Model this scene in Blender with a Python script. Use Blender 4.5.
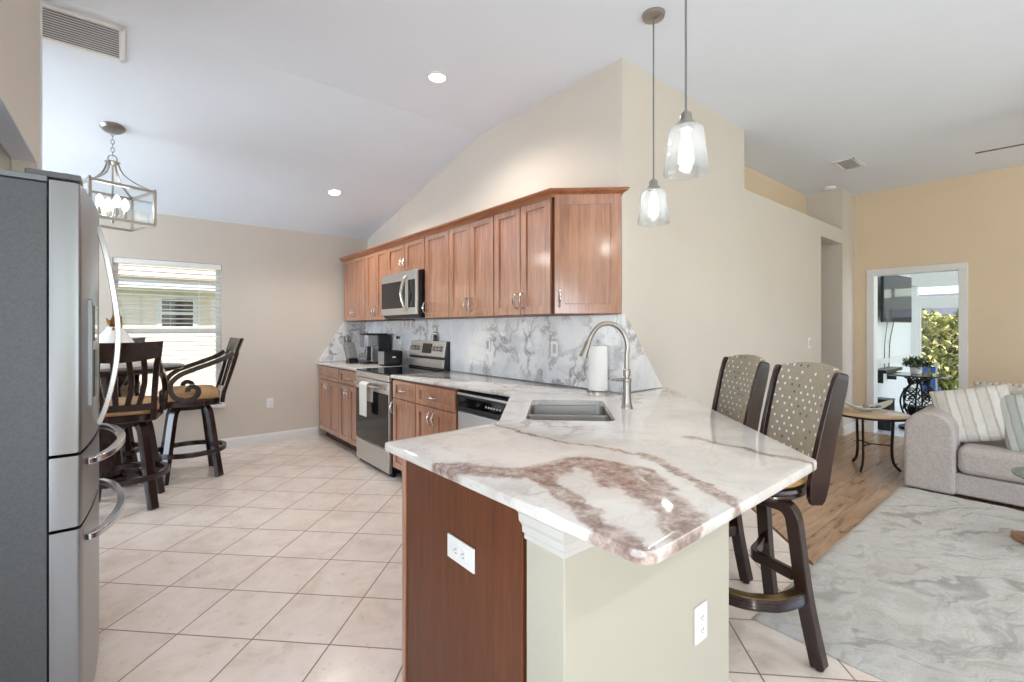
import bpy, bmesh, math, random
from math import sin, cos, pi, radians, sqrt
from mathutils import Vector, Matrix
from mathutils.geometry import tessellate_polygon
random.seed(7)
for o in list(bpy.data.objects): bpy.data.objects.remove(o)
SC = bpy.context.scene
COL = SC.collection

# ------------------------------------------------------------------ camera, light, exposure
H = 1.322
cam_d = bpy.data.cameras.new('camera'); cam = bpy.data.objects.new('camera', cam_d); COL.objects.link(cam)
cam.location = (0, 0, H); cam.rotation_euler = (pi/2, 0, radians(-39.455))
cam_d.sensor_width = 36; cam_d.lens = 466.1/1024*36; cam_d.shift_y = -12.4/1024; cam_d.clip_start = .05
SC.camera = cam
vs = SC.view_settings; vs.view_transform = 'Standard'; vs.look = 'None'; vs.gamma = 1; vs.use_curve_mapping = False
vs.exposure = 0.0
SC.cycles.max_bounces = 10; SC.cycles.diffuse_bounces = 6; SC.cycles.glossy_bounces = 5
SC.cycles.transparent_max_bounces = 24; SC.cycles.sample_clamp_indirect = 4

w = bpy.data.worlds.new('world'); SC.world = w; w.use_nodes = True
wn = w.node_tree; bg = wn.nodes['Background']
sky = wn.nodes.new('ShaderNodeTexSky'); sky.sky_type = 'NISHITA'; sky.sun_disc = False
sky.sun_elevation = radians(52); sky.sun_rotation = radians(150); sky.air_density = 1.0
wn.links.new(sky.outputs[0], bg.inputs[0]); bg.inputs[1].default_value = .26

def lamp(kind, name, loc, energy, color=(1,1,1), rot=(0,0,0), size=None, size_y=None, radius=None, spot=None):
    d = bpy.data.lights.new(name, kind); d.energy = energy; d.color = color
    if size is not None:
        d.shape = 'RECTANGLE' if size_y else 'SQUARE'; d.size = size
        if size_y: d.size_y = size_y
    if radius is not None: d.shadow_soft_size = radius
    if spot: d.spot_size = radians(spot); d.spot_blend = .6
    o = bpy.data.objects.new(name, d); COL.objects.link(o); o.location = loc; o.rotation_euler = rot
    return o
sun = lamp('SUN', 'sun', (0,0,10), 9.0, (1,.95,.87), (radians(38), 0, radians(-22))); sun.data.angle = radians(1)
# fill lamps added at unseen openings behind, to the left and beside the sunroom
lamp('AREA', 'fill_back_wide', (4.3,-3.15,1.3), 72, (.76,.87,1), (radians(122),0,0), 5.0, 2.2)
lamp('AREA', 'fill_back_small', (.3,-3.15,1.4), 10, (.84,.92,1), (radians(104),0,0), 1.4, 1.6)
lamp('AREA', 'fill_left', (-1.12,-.9,1.2), 98, (.82,.90,1), (radians(124),0,radians(-90)), 3.6, 2.2)
lamp('AREA', 'fill_dining', (-3.02,4.95,1.2), 120, (.72,.85,1), (radians(118),0,radians(-90)), 1.6, 2.1)
lamp('AREA', 'fill_sunroom', (8.8,-2.15,1.3), 55, (.88,.94,1), (radians(95),0,0), 2.2, 2.0)

# ------------------------------------------------------------------ helpers
def lin(c):
    return tuple((x/12.92 if x <= .04045 else ((x+.055)/1.055)**2.4) for x in c)
def rgb(r,g,b): return lin((r/255,g/255,b/255))+(1,)

class MB:
    def __init__(s): s.v=[]; s.f=[]; s.sm=[]
    def add(s, vs_, fs, smooth=False, M=None):
        n=len(s.v)
        s.v += [tuple(M@Vector(p)) if M else tuple(p) for p in vs_]
        for f in fs: s.f.append(tuple(i+n for i in f)); s.sm.append(smooth)
        return s
    def box(s,x0,x1,y0,y1,z0,z1,M=None):
        x0,x1=sorted((x0,x1)); y0,y1=sorted((y0,y1)); z0,z1=sorted((z0,z1))
        v=[(x,y,z) for z in (z0,z1) for y in (y0,y1) for x in (x0,x1)]
        return s.add(v,[(0,2,3,1),(4,5,7,6),(0,1,5,4),(2,6,7,3),(0,4,6,2),(1,3,7,5)],False,M)
    def prism(s,poly,z0,z1,M=None,smooth=False):
        a=sum(poly[i][0]*poly[(i+1)%len(poly)][1]-poly[(i+1)%len(poly)][0]*poly[i][1] for i in range(len(poly)))
        if a<0: poly=poly[::-1]
        n=len(poly); v=[(p[0],p[1],z0) for p in poly]+[(p[0],p[1],z1) for p in poly]
        f=[(i,(i+1)%n,n+(i+1)%n,n+i) for i in range(n)]
        s.add(v,f,smooth,M)
        s.add(v,[tuple(range(n-1,-1,-1)),tuple(range(n,2*n))],False,M); return s
    def lathe(s,prof,seg=32,M=None,close=True,smooth=True):
        v=[];f=[]
        for r,z in prof:
            for k in range(seg): a=2*pi*k/seg; v.append((r*cos(a),r*sin(a),z))
        for i in range(len(prof)-1):
            for k in range(seg):
                k2=(k+1)%seg; f.append((i*seg+k,i*seg+k2,(i+1)*seg+k2,(i+1)*seg+k))
        if close:
            if prof[0][0]>1e-5: f.append(tuple(range(seg-1,-1,-1)))
            if prof[-1][0]>1e-5: f.append(tuple((len(prof)-1)*seg+k for k in range(seg)))
        return s.add(v,f,smooth,M)
    def sweep(s,pts,sec,up=(0,0,1),closed=False,M=None,smooth=True,scales=None,cap=True):
        """sec: list of (a,b): a along side vector, b along up-ish vector"""
        P=[Vector(p) for p in pts]; n=len(P); m=len(sec); v=[];f=[]
        up=Vector(up)
        for i in range(n):
            if closed: t=(P[(i+1)%n]-P[i-1])
            else: t=P[min(i+1,n-1)]-P[max(i-1,0)]
            t.normalize(); sd=t.cross(up)
            if sd.length<1e-4: sd=t.cross(Vector((1,0,0)))
            sd.normalize(); u=sd.cross(t); k=1 if not scales else scales[i]
            for a,b in sec: v.append(P[i]+sd*a*k+u*b*k)
        R=n if closed else n-1
        for i in range(R):
            for j in range(m):
                i2=(i+1)%n; j2=(j+1)%m
                f.append((i*m+j,i2*m+j,i2*m+j2,i*m+j2))
        if not closed and cap: f+= [tuple(range(m)),tuple((n-1)*m+j for j in range(m-1,-1,-1))]
        return s.add(v,f,smooth,M)
    def tube(s,pts,r,seg=10,closed=False,M=None,up=(0,0,1),scales=None):
        return s.sweep(pts,[(r*cos(2*pi*k/seg),r*sin(2*pi*k/seg)) for k in range(seg)],up,closed,M,True,scales)
    def bar(s,pts,wd,th,up=(0,0,1),closed=False,M=None,scales=None):
        return s.sweep(pts,[(-wd/2,-th/2),(wd/2,-th/2),(wd/2,th/2),(-wd/2,th/2)],up,closed,M,True,scales)
    def sphere(s,c,r,seg=20,M=None,sc=(1,1,1)):
        prof=[(r*sin(pi*i/12),-r*cos(pi*i/12)) for i in range(13)]
        T=Matrix.Translation(c)@Matrix.Diagonal((*sc,1)); T=M@T if M else T
        return s.lathe([(max(a,1e-6),b) for a,b in prof],seg,T,False)
    def build(s,name,mat,parent=None,bevel=0,seg=2,angle=35,sub=0,loc=None,rot=None):
        me=bpy.data.meshes.new(name); me.from_pydata(s.v,[],s.f); me.update()
        bm=bmesh.new(); bm.from_mesh(me); bmesh.ops.remove_doubles(bm,verts=bm.verts,dist=1e-6) if len(s.v)<60000 else None
        bmesh.ops.recalc_face_normals(bm,faces=bm.faces); bm.to_mesh(me); bm.free()
        me.shade_smooth(); me.set_sharp_from_angle(angle=radians(angle))
        if mat: me.materials.append(mat)
        o=bpy.data.objects.new(name,me); COL.objects.link(o)
        if parent: o.parent=parent
        if loc: o.location=loc
        if rot: o.rotation_euler=rot
        if bevel:
            m=o.modifiers.new('bevel','BEVEL'); m.width=bevel; m.segments=seg; m.limit_method='ANGLE'; m.angle_limit=radians(40); m.harden_normals=True
        if sub:
            m=o.modifiers.new('sub','SUBSURF'); m.levels=sub; m.render_levels=sub
        return o
def tag(o,label=None,cat=None,group=None,kind=None):
    if label: o['label']=label
    if cat: o['category']=cat
    if group: o['group']=group
    if kind: o['kind']=kind
    return o
def thing(name,label,cat,loc=(0,0,0),rz=0,group=None):
    o=bpy.data.objects.new(name,None); COL.objects.link(o); o.location=loc; o.rotation_euler=(0,0,rz); o.empty_display_size=.1
    return tag(o,label,cat,group)
def copy_tree(o,parent=None):
    c=o.copy(); COL.objects.link(c)
    if parent: c.parent=parent
    for ch in [x for x in bpy.data.objects if x.parent==o]: copy_tree(ch,c)
    return c
def struct(name,mb,mat,**k):
    return tag(mb.build(name,mat,**k),kind='structure')
def arc(cx,cy,r,a0,a1,n,z=0): return [(cx+r*cos(a0+(a1-a0)*i/n),cy+r*sin(a0+(a1-a0)*i/n),z) for i in range(n+1)]
def smoothpts(P,k=6):
    """Catmull-Rom through the points"""
    P=[Vector(p) for p in P]; out=[]
    for i in range(len(P)-1):
        p0=P[max(i-1,0)];p1=P[i];p2=P[i+1];p3=P[min(i+2,len(P)-1)]
        for j in range(k):
            t=j/k; out.append(.5*((2*p1)+(p2-p0)*t+(2*p0-5*p1+4*p2-p3)*t*t+(3*p1-p0-3*p2+p3)*t**3))
    out.append(P[-1]); return out

# ------------------------------------------------------------------ materials
class NT:
    def __init__(s,name):
        s.m=bpy.data.materials.new(name); s.m.use_nodes=True; s.t=s.m.node_tree; s.b=s.t.nodes['Principled BSDF']
    def n(s,kind,**k):
        nd=s.t.nodes.new('ShaderNode'+kind)
        for a,b in k.items(): setattr(nd,a,b)
        return nd
    def l(s,a,b): s.t.links.new(a,b)
    def val(s,x,inp):
        if hasattr(x,'is_linked') or hasattr(x,'links'): s.l(x,inp)
        else: inp.default_value=x
    def math(s,op,a,b=0,c=None,clamp=False):
        nd=s.n('Math',operation=op); nd.use_clamp=clamp; s.val(a,nd.inputs[0]); s.val(b,nd.inputs[1])
        if c is not None: s.val(c,nd.inputs[2])
        return nd.outputs[0]
    def vm(s,op,a,b=(0,0,0)):
        nd=s.n('VectorMath',operation=op); s.val(a,nd.inputs[0]); s.val(b,nd.inputs[1]); return nd.outputs['Value'] if op in('DOT_PRODUCT','LENGTH','DISTANCE') else nd.outputs[0]
    def pos(s): return s.n('NewGeometry').outputs['Position']
    def obj(s): return s.n('TexCoord').outputs['Object']
    def noise(s,vec,scale,detail=3,rough=.5,dist=0,col=False):
        nd=s.n('TexNoise'); s.val(vec,nd.inputs['Vector']); nd.inputs['Scale'].default_value=scale; nd.inputs['Detail'].default_value=detail
        nd.inputs['Roughness'].default_value=rough; nd.inputs['Distortion'].default_value=dist
        return nd.outputs['Color' if col else 'Fac']
    def ramp(s,fac,stops,interp='LINEAR'):
        nd=s.n('ValToRGB'); s.val(fac,nd.inputs[0]); cr=nd.color_ramp; cr.interpolation=interp
        while len(cr.elements)<len(stops): cr.elements.new(.5)
        for e,(p,c) in zip(cr.elements,stops): e.position=p; e.color=c if len(c)==4 else (*c,1)
        return nd.outputs[0]
    def mix(s,f,a,b):
        nd=s.n('Mix',data_type='RGBA'); s.val(f,nd.inputs[0]); s.val(a,nd.inputs[6]); s.val(b,nd.inputs[7]); return nd.outputs[2]
    def bump(s,h,strength=.3,dist=.01):
        nd=s.n('Bump'); s.val(h,nd.inputs['Height']); nd.inputs['Strength'].default_value=strength; nd.inputs['Distance'].default_value=dist
        s.l(nd.outputs[0],s.b.inputs['Normal']); return s
    def set(s,color=None,rough=None,metal=None,spec=None,coat=None,**k):
        B=s.b.inputs
        if color is not None: s.val(color,B['Base Color'])
        if rough is not None: s.val(rough,B['Roughness'])
        if metal is not None: B['Metallic'].default_value=metal
        if spec is not None: B['Specular IOR Level'].default_value=spec
        if coat is not None: B['Coat Weight'].default_value=coat; B['Coat Roughness'].default_value=.1
        return s
def plain(name,c,rough=.5,metal=0,spec=.5,var=.06,scale=25,bump=0,coat=None):
    m=NT(name); p=m.pos()
    f=m.noise(p,scale,3)
    c2=tuple(min(1,x*(1+var)) for x in c[:3])+(1,); c1=tuple(x*(1-var) for x in c[:3])+(1,)
    m.set(m.ramp(f,[(.3,c1),(.7,c2)]),rough,metal,spec,coat)
    if bump: m.bump(m.noise(p,scale*6,4),bump,.004)
    return m.m
def wood(name,c1,c2,c3,axis='Z',rough=.35,scale=1,spec=.5,coat=None):
    m=NT(name); p=m.pos()
    k=9*scale; sc={'Z':(k*3,k*3,k*.22),'X':(k*.22,k*3,k*3),'Y':(k*3,k*.22,k*3)}[axis]
    v=m.vm('MULTIPLY',p,sc)
    f=m.noise(v,1.0,5,.6,.4)
    g=m.noise(m.vm('MULTIPLY',v,(3.2,3.2,3.2) ),1.3,2,.5)
    f2=m.math('MULTIPLY_ADD',g,.25,m.math('MULTIPLY',f,.8))
    m.set(m.ramp(f2,[(.3,c1),(.52,c2),(.72,c3)]),rough,0,spec,coat)
    m.bump(g,.05,.001)
    return m.m
def emis(name,c,strength):
    m=NT(name); m.b.inputs['Base Color'].default_value=c; m.b.inputs['Emission Color'].default_value=c; m.b.inputs['Emission Strength'].default_value=strength
    return m.m
def clear(name,tint=(1,1,1,1),refl=.06,rough=.02,frost=0,fcol=(1,1,1,1)):
    m=NT(name); t=m.t; t.nodes.remove(m.b)
    tr=m.n('BsdfTransparent'); tr.inputs[0].default_value=tint
    gl=m.n('BsdfGlossy'); gl.inputs['Roughness'].default_value=rough
    lw=m.n('LayerWeight'); lw.inputs[0].default_value=.35
    f=m.math('MULTIPLY_ADD',lw.outputs['Facing'],.45,refl,clamp=True)
    mx=m.n('MixShader'); m.l(f,mx.inputs[0]); m.l(tr.outputs[0],mx.inputs[1]); m.l(gl.outputs[0],mx.inputs[2])
    out=mx.outputs[0]
    if frost:
        df=m.n('BsdfTranslucent'); df.inputs[0].default_value=fcol
        m2=m.n('MixShader'); m2.inputs[0].default_value=frost; m.l(out,m2.inputs[1]); m.l(df.outputs[0],m2.inputs[2]); out=m2.outputs[0]
    m.l(out,t.nodes['Material Output'].inputs[0]); return m.m

WALL=plain('wall_paint',rgb(212,203,192),.75,var=.02,scale=1.5,bump=.05)
WALLW=plain('wall_paint_warm_lit',rgb(226,205,176),.75,var=.02,scale=1.5,bump=.05)  # same paint as the kitchen walls, tanner: mixed-light difference put into the colour
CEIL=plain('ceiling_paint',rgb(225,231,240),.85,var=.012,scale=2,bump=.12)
TRIM=plain('white_trim_paint',rgb(228,228,226),.4,var=.01)
PONY=plain('peninsula_paint',rgb(188,184,168),.7,var=.012,scale=2,bump=.04)
WHITE=plain('white_plastic',rgb(238,238,236),.35,var=.01)
OFFW=plain('socket_grey',rgb(190,190,188),.4,var=.02)
BLACK=plain('black_plastic',rgb(24,25,28),.3,var=.1)
BLACKG=plain('black_glass',rgb(10,11,13),.06,var=.05,spec=.6)
DKMETAL=plain('black_iron',rgb(26,24,24),.45,var=.15,metal=.3)
CHROME=plain('satin_nickel',rgb(205,200,192),.2,metal=1,var=.03)
NICKEL=plain('brushed_nickel',rgb(168,163,156),.3,metal=1,var=.03)
CHERRY=wood('cherry_wood',rgb(134,82,52),rgb(168,110,76),rgb(192,138,104),'Z',.28,spec=.6,coat=.7)
CHERRYD=wood('cherry_panel',rgb(84,43,22),rgb(100,54,30),rgb(114,65,38),'Z',.42,scale=1.6)
CHERRYX=wood('cherry_crown',rgb(112,62,33),rgb(146,86,50),rgb(170,106,66),'Y',.3,coat=.3)
ESP=wood('espresso_wood',rgb(26,12,11),rgb(40,20,17),rgb(58,30,25),'Z',.24,scale=.8,spec=.5,coat=.15)
TOE=plain('toe_kick',rgb(70,40,26),.6)

def steel(name,c,rough,axis):
    m=NT(name); p=m.pos(); sc={'Z':(300,300,2),'X':(2,300,300),'Y':(300,2,300)}[axis]
    f=m.noise(m.vm('MULTIPLY',p,sc),1,2)
    m.set(c,m.math('MULTIPLY_ADD',f,.06,rough-.03),1); m.bump(f,.012,.0004); return m.m
STEEL=steel('stainless_steel',rgb(150,153,157),.30,'Z')
STEELY=steel('stainless_steel_brushed',rgb(214,214,213),.34,'Y')
SINKM=steel('sink_steel',rgb(186,183,177),.33,'X')
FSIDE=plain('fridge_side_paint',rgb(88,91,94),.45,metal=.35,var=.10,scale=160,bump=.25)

# marble ------------------------------------------------------------
def marble(name,base1,base2,vein,dark,polys,scale=1,thr=.5,amount=1,rough=.06):
    m=NT(name); p=m.pos()
    wv=m.noise(p,3.5*scale,4,.55,col=True)
    wv=m.vm('MULTIPLY',m.vm('SUBTRACT',wv,(.5,.5,.5)),(.30,.30,.30))
    q=m.vm('ADD',p,wv)
    # broad clouds
    c=m.ramp(m.noise(q,2.2*scale,5,.6),[(.35,base1),(.68,base2)])
    # thin wandering veins: ridges of noise
    def ridge(vec,sc,width,det=5):
        n=m.noise(vec,sc,det,.55)
        d=m.math('ABSOLUTE',m.math('SUBTRACT',n,.5))
        return m.math('SUBTRACT',1,m.math('DIVIDE',d,width),clamp=True)
    st=m.vm('MULTIPLY',q,(1.0,1.6,1.0))
    r1=ridge(st,1.6*scale,.035)
    msk=m.ramp(m.noise(p,1.3*scale,2),[(.45,(0,0,0,1)),(.62,(1,1,1,1))])
    r1=m.math('MULTIPLY',r1,msk)
    r2=m.math('MULTIPLY',ridge(q,4.5*scale,.022,3),.45)
    r2=m.math('MULTIPLY',r2,m.noise(p,2*scale,2))
    f=m.math('MULTIPLY',m.math('MAXIMUM',r1,r2),amount,clamp=True)
    c=m.mix(f,c,vein)
    if polys:
        wv2=m.vm('ADD',m.vm('MULTIPLY',m.vm('SUBTRACT',m.noise(p,9,5,.65,col=True),(.5,.5,.5)),(.11,.11,0)),m.vm('MULTIPLY',p,(1,1,0)))
        fine=m.noise(p,34,6,.72); streak=m.noise(p,14,5,.7)
        tot=None
        for pts,wd,st_ in polys:
            best=None
            for (ax,ay),(bx,by) in zip(pts[:-1],pts[1:]):
                L=sqrt((bx-ax)**2+(by-ay)**2); ux,uy=(bx-ax)/L,(by-ay)/L
                rel=m.vm('SUBTRACT',wv2,(ax,ay,0))
                t=m.vm('DOT_PRODUCT',rel,(ux,uy,0)); tc=m.math('MINIMUM',m.math('MAXIMUM',t,0),L)
                sc=m.n('VectorMath',operation='SCALE'); sc.inputs[0].default_value=(ux,uy,0); m.l(tc,sc.inputs['Scale'])
                d=m.vm('DISTANCE',rel,sc.outputs[0])
                best=d if best is None else m.math('MINIMUM',best,d)
            k=m.math('SUBTRACT',1,m.math('DIVIDE',best,wd),clamp=True)
            k=m.math('MULTIPLY',k,st_)
            tot=k if tot is None else m.math('MAXIMUM',tot,k)
        rag=m.math('MULTIPLY_ADD',fine,.9,m.math('MULTIPLY',streak,1.5))
        inside=m.math('MULTIPLY',m.math('SUBTRACT',m.math('MULTIPLY_ADD',tot,2.1,rag),1.85),2.2,clamp=True)
        halo=m.math('MULTIPLY',tot,.55,clamp=True)
        c=m.mix(halo,c,rgb(206,192,182))
        body=m.ramp(m.math('MULTIPLY_ADD',fine,.55,m.math('MULTIPLY',streak,.45)),[(.36,dark),(.47,vein),(.58,rgb(196,180,170)),(.70,rgb(226,216,208))])
        c=m.mix(m.math('MULTIPLY',inside,.92),c,body)
    m.set(c,rough,0,.5); m.b.inputs['IOR'].default_value=1.9
    return m.m
VA=[(.70,1.20),(.778,1.091),(.837,1.006),(.921,.973),(1.06,.985),(1.10,.883),(1.029,.76),(.98,.646),(.93,.556),(.86,.49),(.80,.45)]
VB=[(.91,.98),(.832,.842),(.80,.734),(.770,.649),(.75,.584),(.72,.503)]
VC=[(1.63,.93),(1.615,.80),(1.604,.669),(1.601,.50)]
VD=[(1.29,.90),(1.206,.72),(1.16,.621),(1.097,.514),(1.07,.46)]
VE=[(1.22,1.60),(1.187,1.395),(1.19,1.20),(1.248,1.045),(1.27,.90)]
VF=[(1.10,.98),(1.14,.8),(1.06,.66)]
VG=[(1.06,.95),(1.02,.86),(.96,.78)]
VH=[(1.88,3.6),(2.05,3.3),(2.0,3.0)]
VI=[(2.05,2.62),(1.95,2.3),(2.02,2.1)]
GRAN=marble('marble_counter',rgb(234,230,224),rgb(208,204,199),rgb(150,126,116),rgb(104,78,70),
  [(VA,.085,1.0),(VB,.06,.9),(VC,.035,.75),(VD,.04,.8),(VE,.02,.7),(VF,.055,.9),(VG,.05,.7),(VH,.07,.7),(VI,.03,.5)],1.15,amount=.7)
SPLASH=marble('marble_splash',rgb(246,245,243),rgb(220,222,227),rgb(154,150,154),rgb(120,100,95),None,1.35,amount=1.0,rough=.04)

# tile floor --------------------------------------------------------
def tile_mat():
    m=NT('floor_tile'); p=m.pos(); s=sqrt(.5); T=.344; ox,oy=-.3235,2.4774
    rel=m.vm('SUBTRACT',p,(ox,oy,0))
    j=m.math('DIVIDE',m.vm('DOT_PRODUCT',rel,(s,s,0)),T); i=m.math('DIVIDE',m.vm('DOT_PRODUCT',rel,(s,-s,0)),T)
    def g(a):
        fr=m.math('FRACT',a); d=m.math('MINIMUM',fr,m.math('SUBTRACT',1,fr)); return d
    d=m.math('MINIMUM',g(i),g(j))
    grout=m.math('LESS_THAN',d,.0095)
    cmb=m.n('CombineXYZ'); m.l(m.math('FLOOR',i),cmb.inputs[0]); m.l(m.math('FLOOR',j),cmb.inputs[1])
    wn_=m.n('TexWhiteNoise'); m.l(cmb.outputs[0],wn_.inputs['Vector'])
    off=m.vm('MULTIPLY',wn_.outputs['Color'],(9,9,9))
    q=m.vm('ADD',p,off)
    c=m.ramp(m.noise(q,5,6,.65,.5),[(.30,rgb(222,206,193)),(.5,rgb(236,223,212)),(.7,rgb(243,233,225))])
    sp=m.ramp(m.noise(q,22,4,.7),[(.30,(1,1,1,1)),(.40,(0,0,0,1))])
    c=m.mix(m.math('MULTIPLY',sp,.35),c,rgb(190,152,128))
    c=m.mix(m.math('MULTIPLY',wn_.outputs['Value'],.12),c,rgb(222,204,190))
    c=m.mix(grout,c,rgb(140,120,106))
    m.set(c,m.math('MULTIPLY_ADD',grout,.4,m.math('MULTIPLY_ADD',m.noise(p,8,3),.12,.12)),0,.5)
    h=m.math('SUBTRACT',1,grout); m.bump(m.math('ADD',h,m.math('MULTIPLY',m.noise(p,30,3),.15)),.25,.003)
    return m.m
TILE=tile_mat()
def plank_mat():
    m=NT('floor_planks'); p=m.pos()
    br=m.n('TexBrick'); m.l(p,br.inputs['Vector']); br.offset=.37; br.inputs['Scale'].default_value=1; br.inputs['Brick Width'].default_value=1.2; br.inputs['Row Height'].default_value=.18
    br.inputs['Mortar Size'].default_value=.0022; br.inputs['Color1'].default_value=(0,0,0,1); br.inputs['Color2'].default_value=(1,1,1,1); br.inputs['Mortar'].default_value=(.5,.5,.5,1)
    q=m.vm('ADD',m.vm('MULTIPLY',p,(1.6,14,1)),m.vm('MULTIPLY',br.outputs['Color'],(5,5,5)))
    f=m.noise(q,1.6,6,.6,.6)
    c=m.ramp(f,[(.30,rgb(142,110,84)),(.5,rgb(184,150,118)),(.7,rgb(208,178,146))])
    c=m.mix(m.math('MULTIPLY',br.outputs['Color'],.3),c,rgb(136,98,72))
    c=m.mix(br.outputs['Fac'],c,rgb(80,52,36))
    m.set(c,m.math('MULTIPLY_ADD',f,.2,.2),0,.5); m.bump(m.math('SUBTRACT',f,m.math('MULTIPLY',br.outputs['Fac'],2)),.12,.002)
    return m.m
PLANK=plank_mat()

# ------------------------------------------------------------------ the room
KX=2.43; WY=5.95; HY=1.849; RX=7.3; CZ=3.05; BY=3.40; SL=(CZ-2.49)/(WY-BY)
def ceil_z(y): return CZ if y<=BY else CZ-(y-BY)*SL
# floors
def poly_floor(name,poly,mat,z0=-.05,z1=0): return struct(name,MB().prism(poly,z0,z1),mat)
poly_floor('floor',[(-3.0,-3.1),(-1.1,-3.1),(3.879,HY+.12+.06-.15),(3.849,HY),(KX+.12,HY),(KX+.12,WY+.12),(-3.0,WY+.12)],TILE)
poly_floor('floor_living',[(-1.07,-3.1),(RX,-3.1),(RX,5.0),(3.849+.001,5.0),(3.85,HY),(3.88,HY+.03-.18+.15)],PLANK,-.05,.0)
# ceiling (flat part and vaulted part, one slab each)
cm=MB()
cm.box(-3.0,RX+.12,-3.1,BY,CZ,CZ+.1)
v=[(-3.0,BY,CZ),(KX+.12,BY,CZ),(KX+.12,WY+.12,ceil_z(WY+.12)),(-3.0,WY+.12,ceil_z(WY+.12))]
cm.add(v+[(x,y,z+.1) for x,y,z in v],[(3,2,1,0),(4,5,6,7),(0,1,5,4),(1,2,6,5),(2,3,7,6),(3,0,4,7)])
struct('ceiling',cm,CEIL)
# kitchen wall, with the outer corner at HY
def wall_poly_yz(name,x0,x1,pts,mat):   # polygon in (y,z) extruded in x
    M=Matrix(((0,0,1,0),(1,0,0,0),(0,1,0,0),(0,0,0,1)))
    return struct(name,MB().prism(pts,x0,x1,M),mat)
def wall_poly_xz(name,y0,y1,pts,mat):
    M=Matrix(((1,0,0,0),(0,0,1,0),(0,1,0,0),(0,0,0,1)))
    return struct(name,MB().prism(pts,y0,y1,M),mat)
wall_poly_yz('wall_kitchen',KX,KX+.12,[(HY,0),(WY,0),(WY,2.49),(BY,CZ),(HY,CZ)],WALL)
wall_poly_xz('wall_hall',HY,HY+.12,[(KX+.12,0),(6.05,0),(6.05,2.37),(6.8,2.37),(6.8,2.54),(4.144,2.54),(4.144,CZ),(KX+.12,CZ)],WALL)
struct('ledge',MB().box(4.144,6.8,HY+.12,2.25,2.42,2.54),WALL)
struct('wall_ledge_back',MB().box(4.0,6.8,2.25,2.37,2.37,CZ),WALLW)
struct('wall_hall_end',MB().box(6.8,RX,HY,5.0,0,CZ),WALL)
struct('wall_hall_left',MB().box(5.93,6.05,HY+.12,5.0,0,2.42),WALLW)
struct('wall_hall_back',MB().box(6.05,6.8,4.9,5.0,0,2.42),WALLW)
struct('ceiling_hall',MB().box(5.93,6.8,2.37,5.0,2.37,2.42),CEIL)
# right wall with the sunroom doorway
DY0,DY1,DZ=.86,1.65,2.0
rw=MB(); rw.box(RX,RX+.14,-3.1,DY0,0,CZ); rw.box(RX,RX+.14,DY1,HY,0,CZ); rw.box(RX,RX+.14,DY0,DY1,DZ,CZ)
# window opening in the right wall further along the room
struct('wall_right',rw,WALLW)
dt=MB()
for y0,y1,z0,z1 in ((DY0-.07,DY0+.006,0,DZ-.0065),(DY1-.006,DY1+.07,0,DZ-.0065),(DY0-.07,DY1+.07,DZ-.006,DZ+.07)):
    dt.box(RX-.02,RX+.16,y0,y1,z0,z1)
struct('door_1',dt,TRIM,bevel=.004)
# back wall (behind the camera) with openings added for the fill lamps, left walls
bw=MB(); Y0=-3.1
bw.box(-3.0,-.5,Y0-.12,Y0,0,CZ); bw.box(-.5,1.0,Y0-.12,Y0,0,.6); bw.box(-.5,1.0,Y0-.12,Y0,2.3,CZ); bw.box(1.0,1.1,Y0-.12,Y0,0,CZ)
bw.box(1.1,6.2,Y0-.12,Y0,2.42,CZ); bw.box(6.2,RX+.14,Y0-.12,Y0,0,CZ)
struct('wall_back',bw,WALL)
for nme,x0,x1,z0,z1 in (('window_3',-.5,1.0,.6,2.3),('window_4',1.1,6.2,.0,2.42)):
    fr=MB(); n=2 if nme=='window_3' else 4
    for k in range(n+1):
        xx=x0+(x1-x0)*k/n; fr.box(xx-.03,xx+.03,Y0-.08,Y0-.03,z0,z1)
    fr.box(x0,x1,Y0-.08,Y0-.03,z0,z0+.06); fr.box(x0,x1,Y0-.08,Y0-.03,z1-.06,z1)
    struct(nme,fr,TRIM)
wl=MB(); wl.box(-1.07,-.95,-3.1,-2.55,0,CZ); wl.box(-1.07,-.95,1.15,3.85,0,CZ); wl.box(-1.07,-.95,-2.55,1.15,2.3,CZ)
struct('wall_left',wl,WALL)
wh=MB(); wh.box(-.42,-.335,-3.1,3.28,2.118,CZ); wh.box(-.42,-.335,3.15,3.28,0,2.118); wh.box(-.95,-.42,3.16,3.28,0,CZ)
struct('wall_header',wh,WALL)
struct('header_underside',MB().box(-.419,-.336,-3.1,3.148,2.111,2.1175),CEIL)
struct('lit_wall_end',MB().box(-.338,-.331,3.235,3.284,0,3.04),CEIL)  # pale strip: the lit end of the header wall put in as colour
struct('ceiling_alcove',MB().box(-.95,-.42,-3.1,3.16,2.34,2.40),CEIL)
struct('wall_dining_near',MB().box(-3.0,-.95,3.85,3.97,0,CZ),WALL)
wd=MB(); wd.box(-3.12,-3.0,3.85,4.1,0,CZ); wd.box(-3.12,-3.0,5.8,WY+.12,0,CZ); wd.box(-3.12,-3.0,4.1,5.8,2.3,CZ)
struct('wall_dining_left',wd,WALL)
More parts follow.
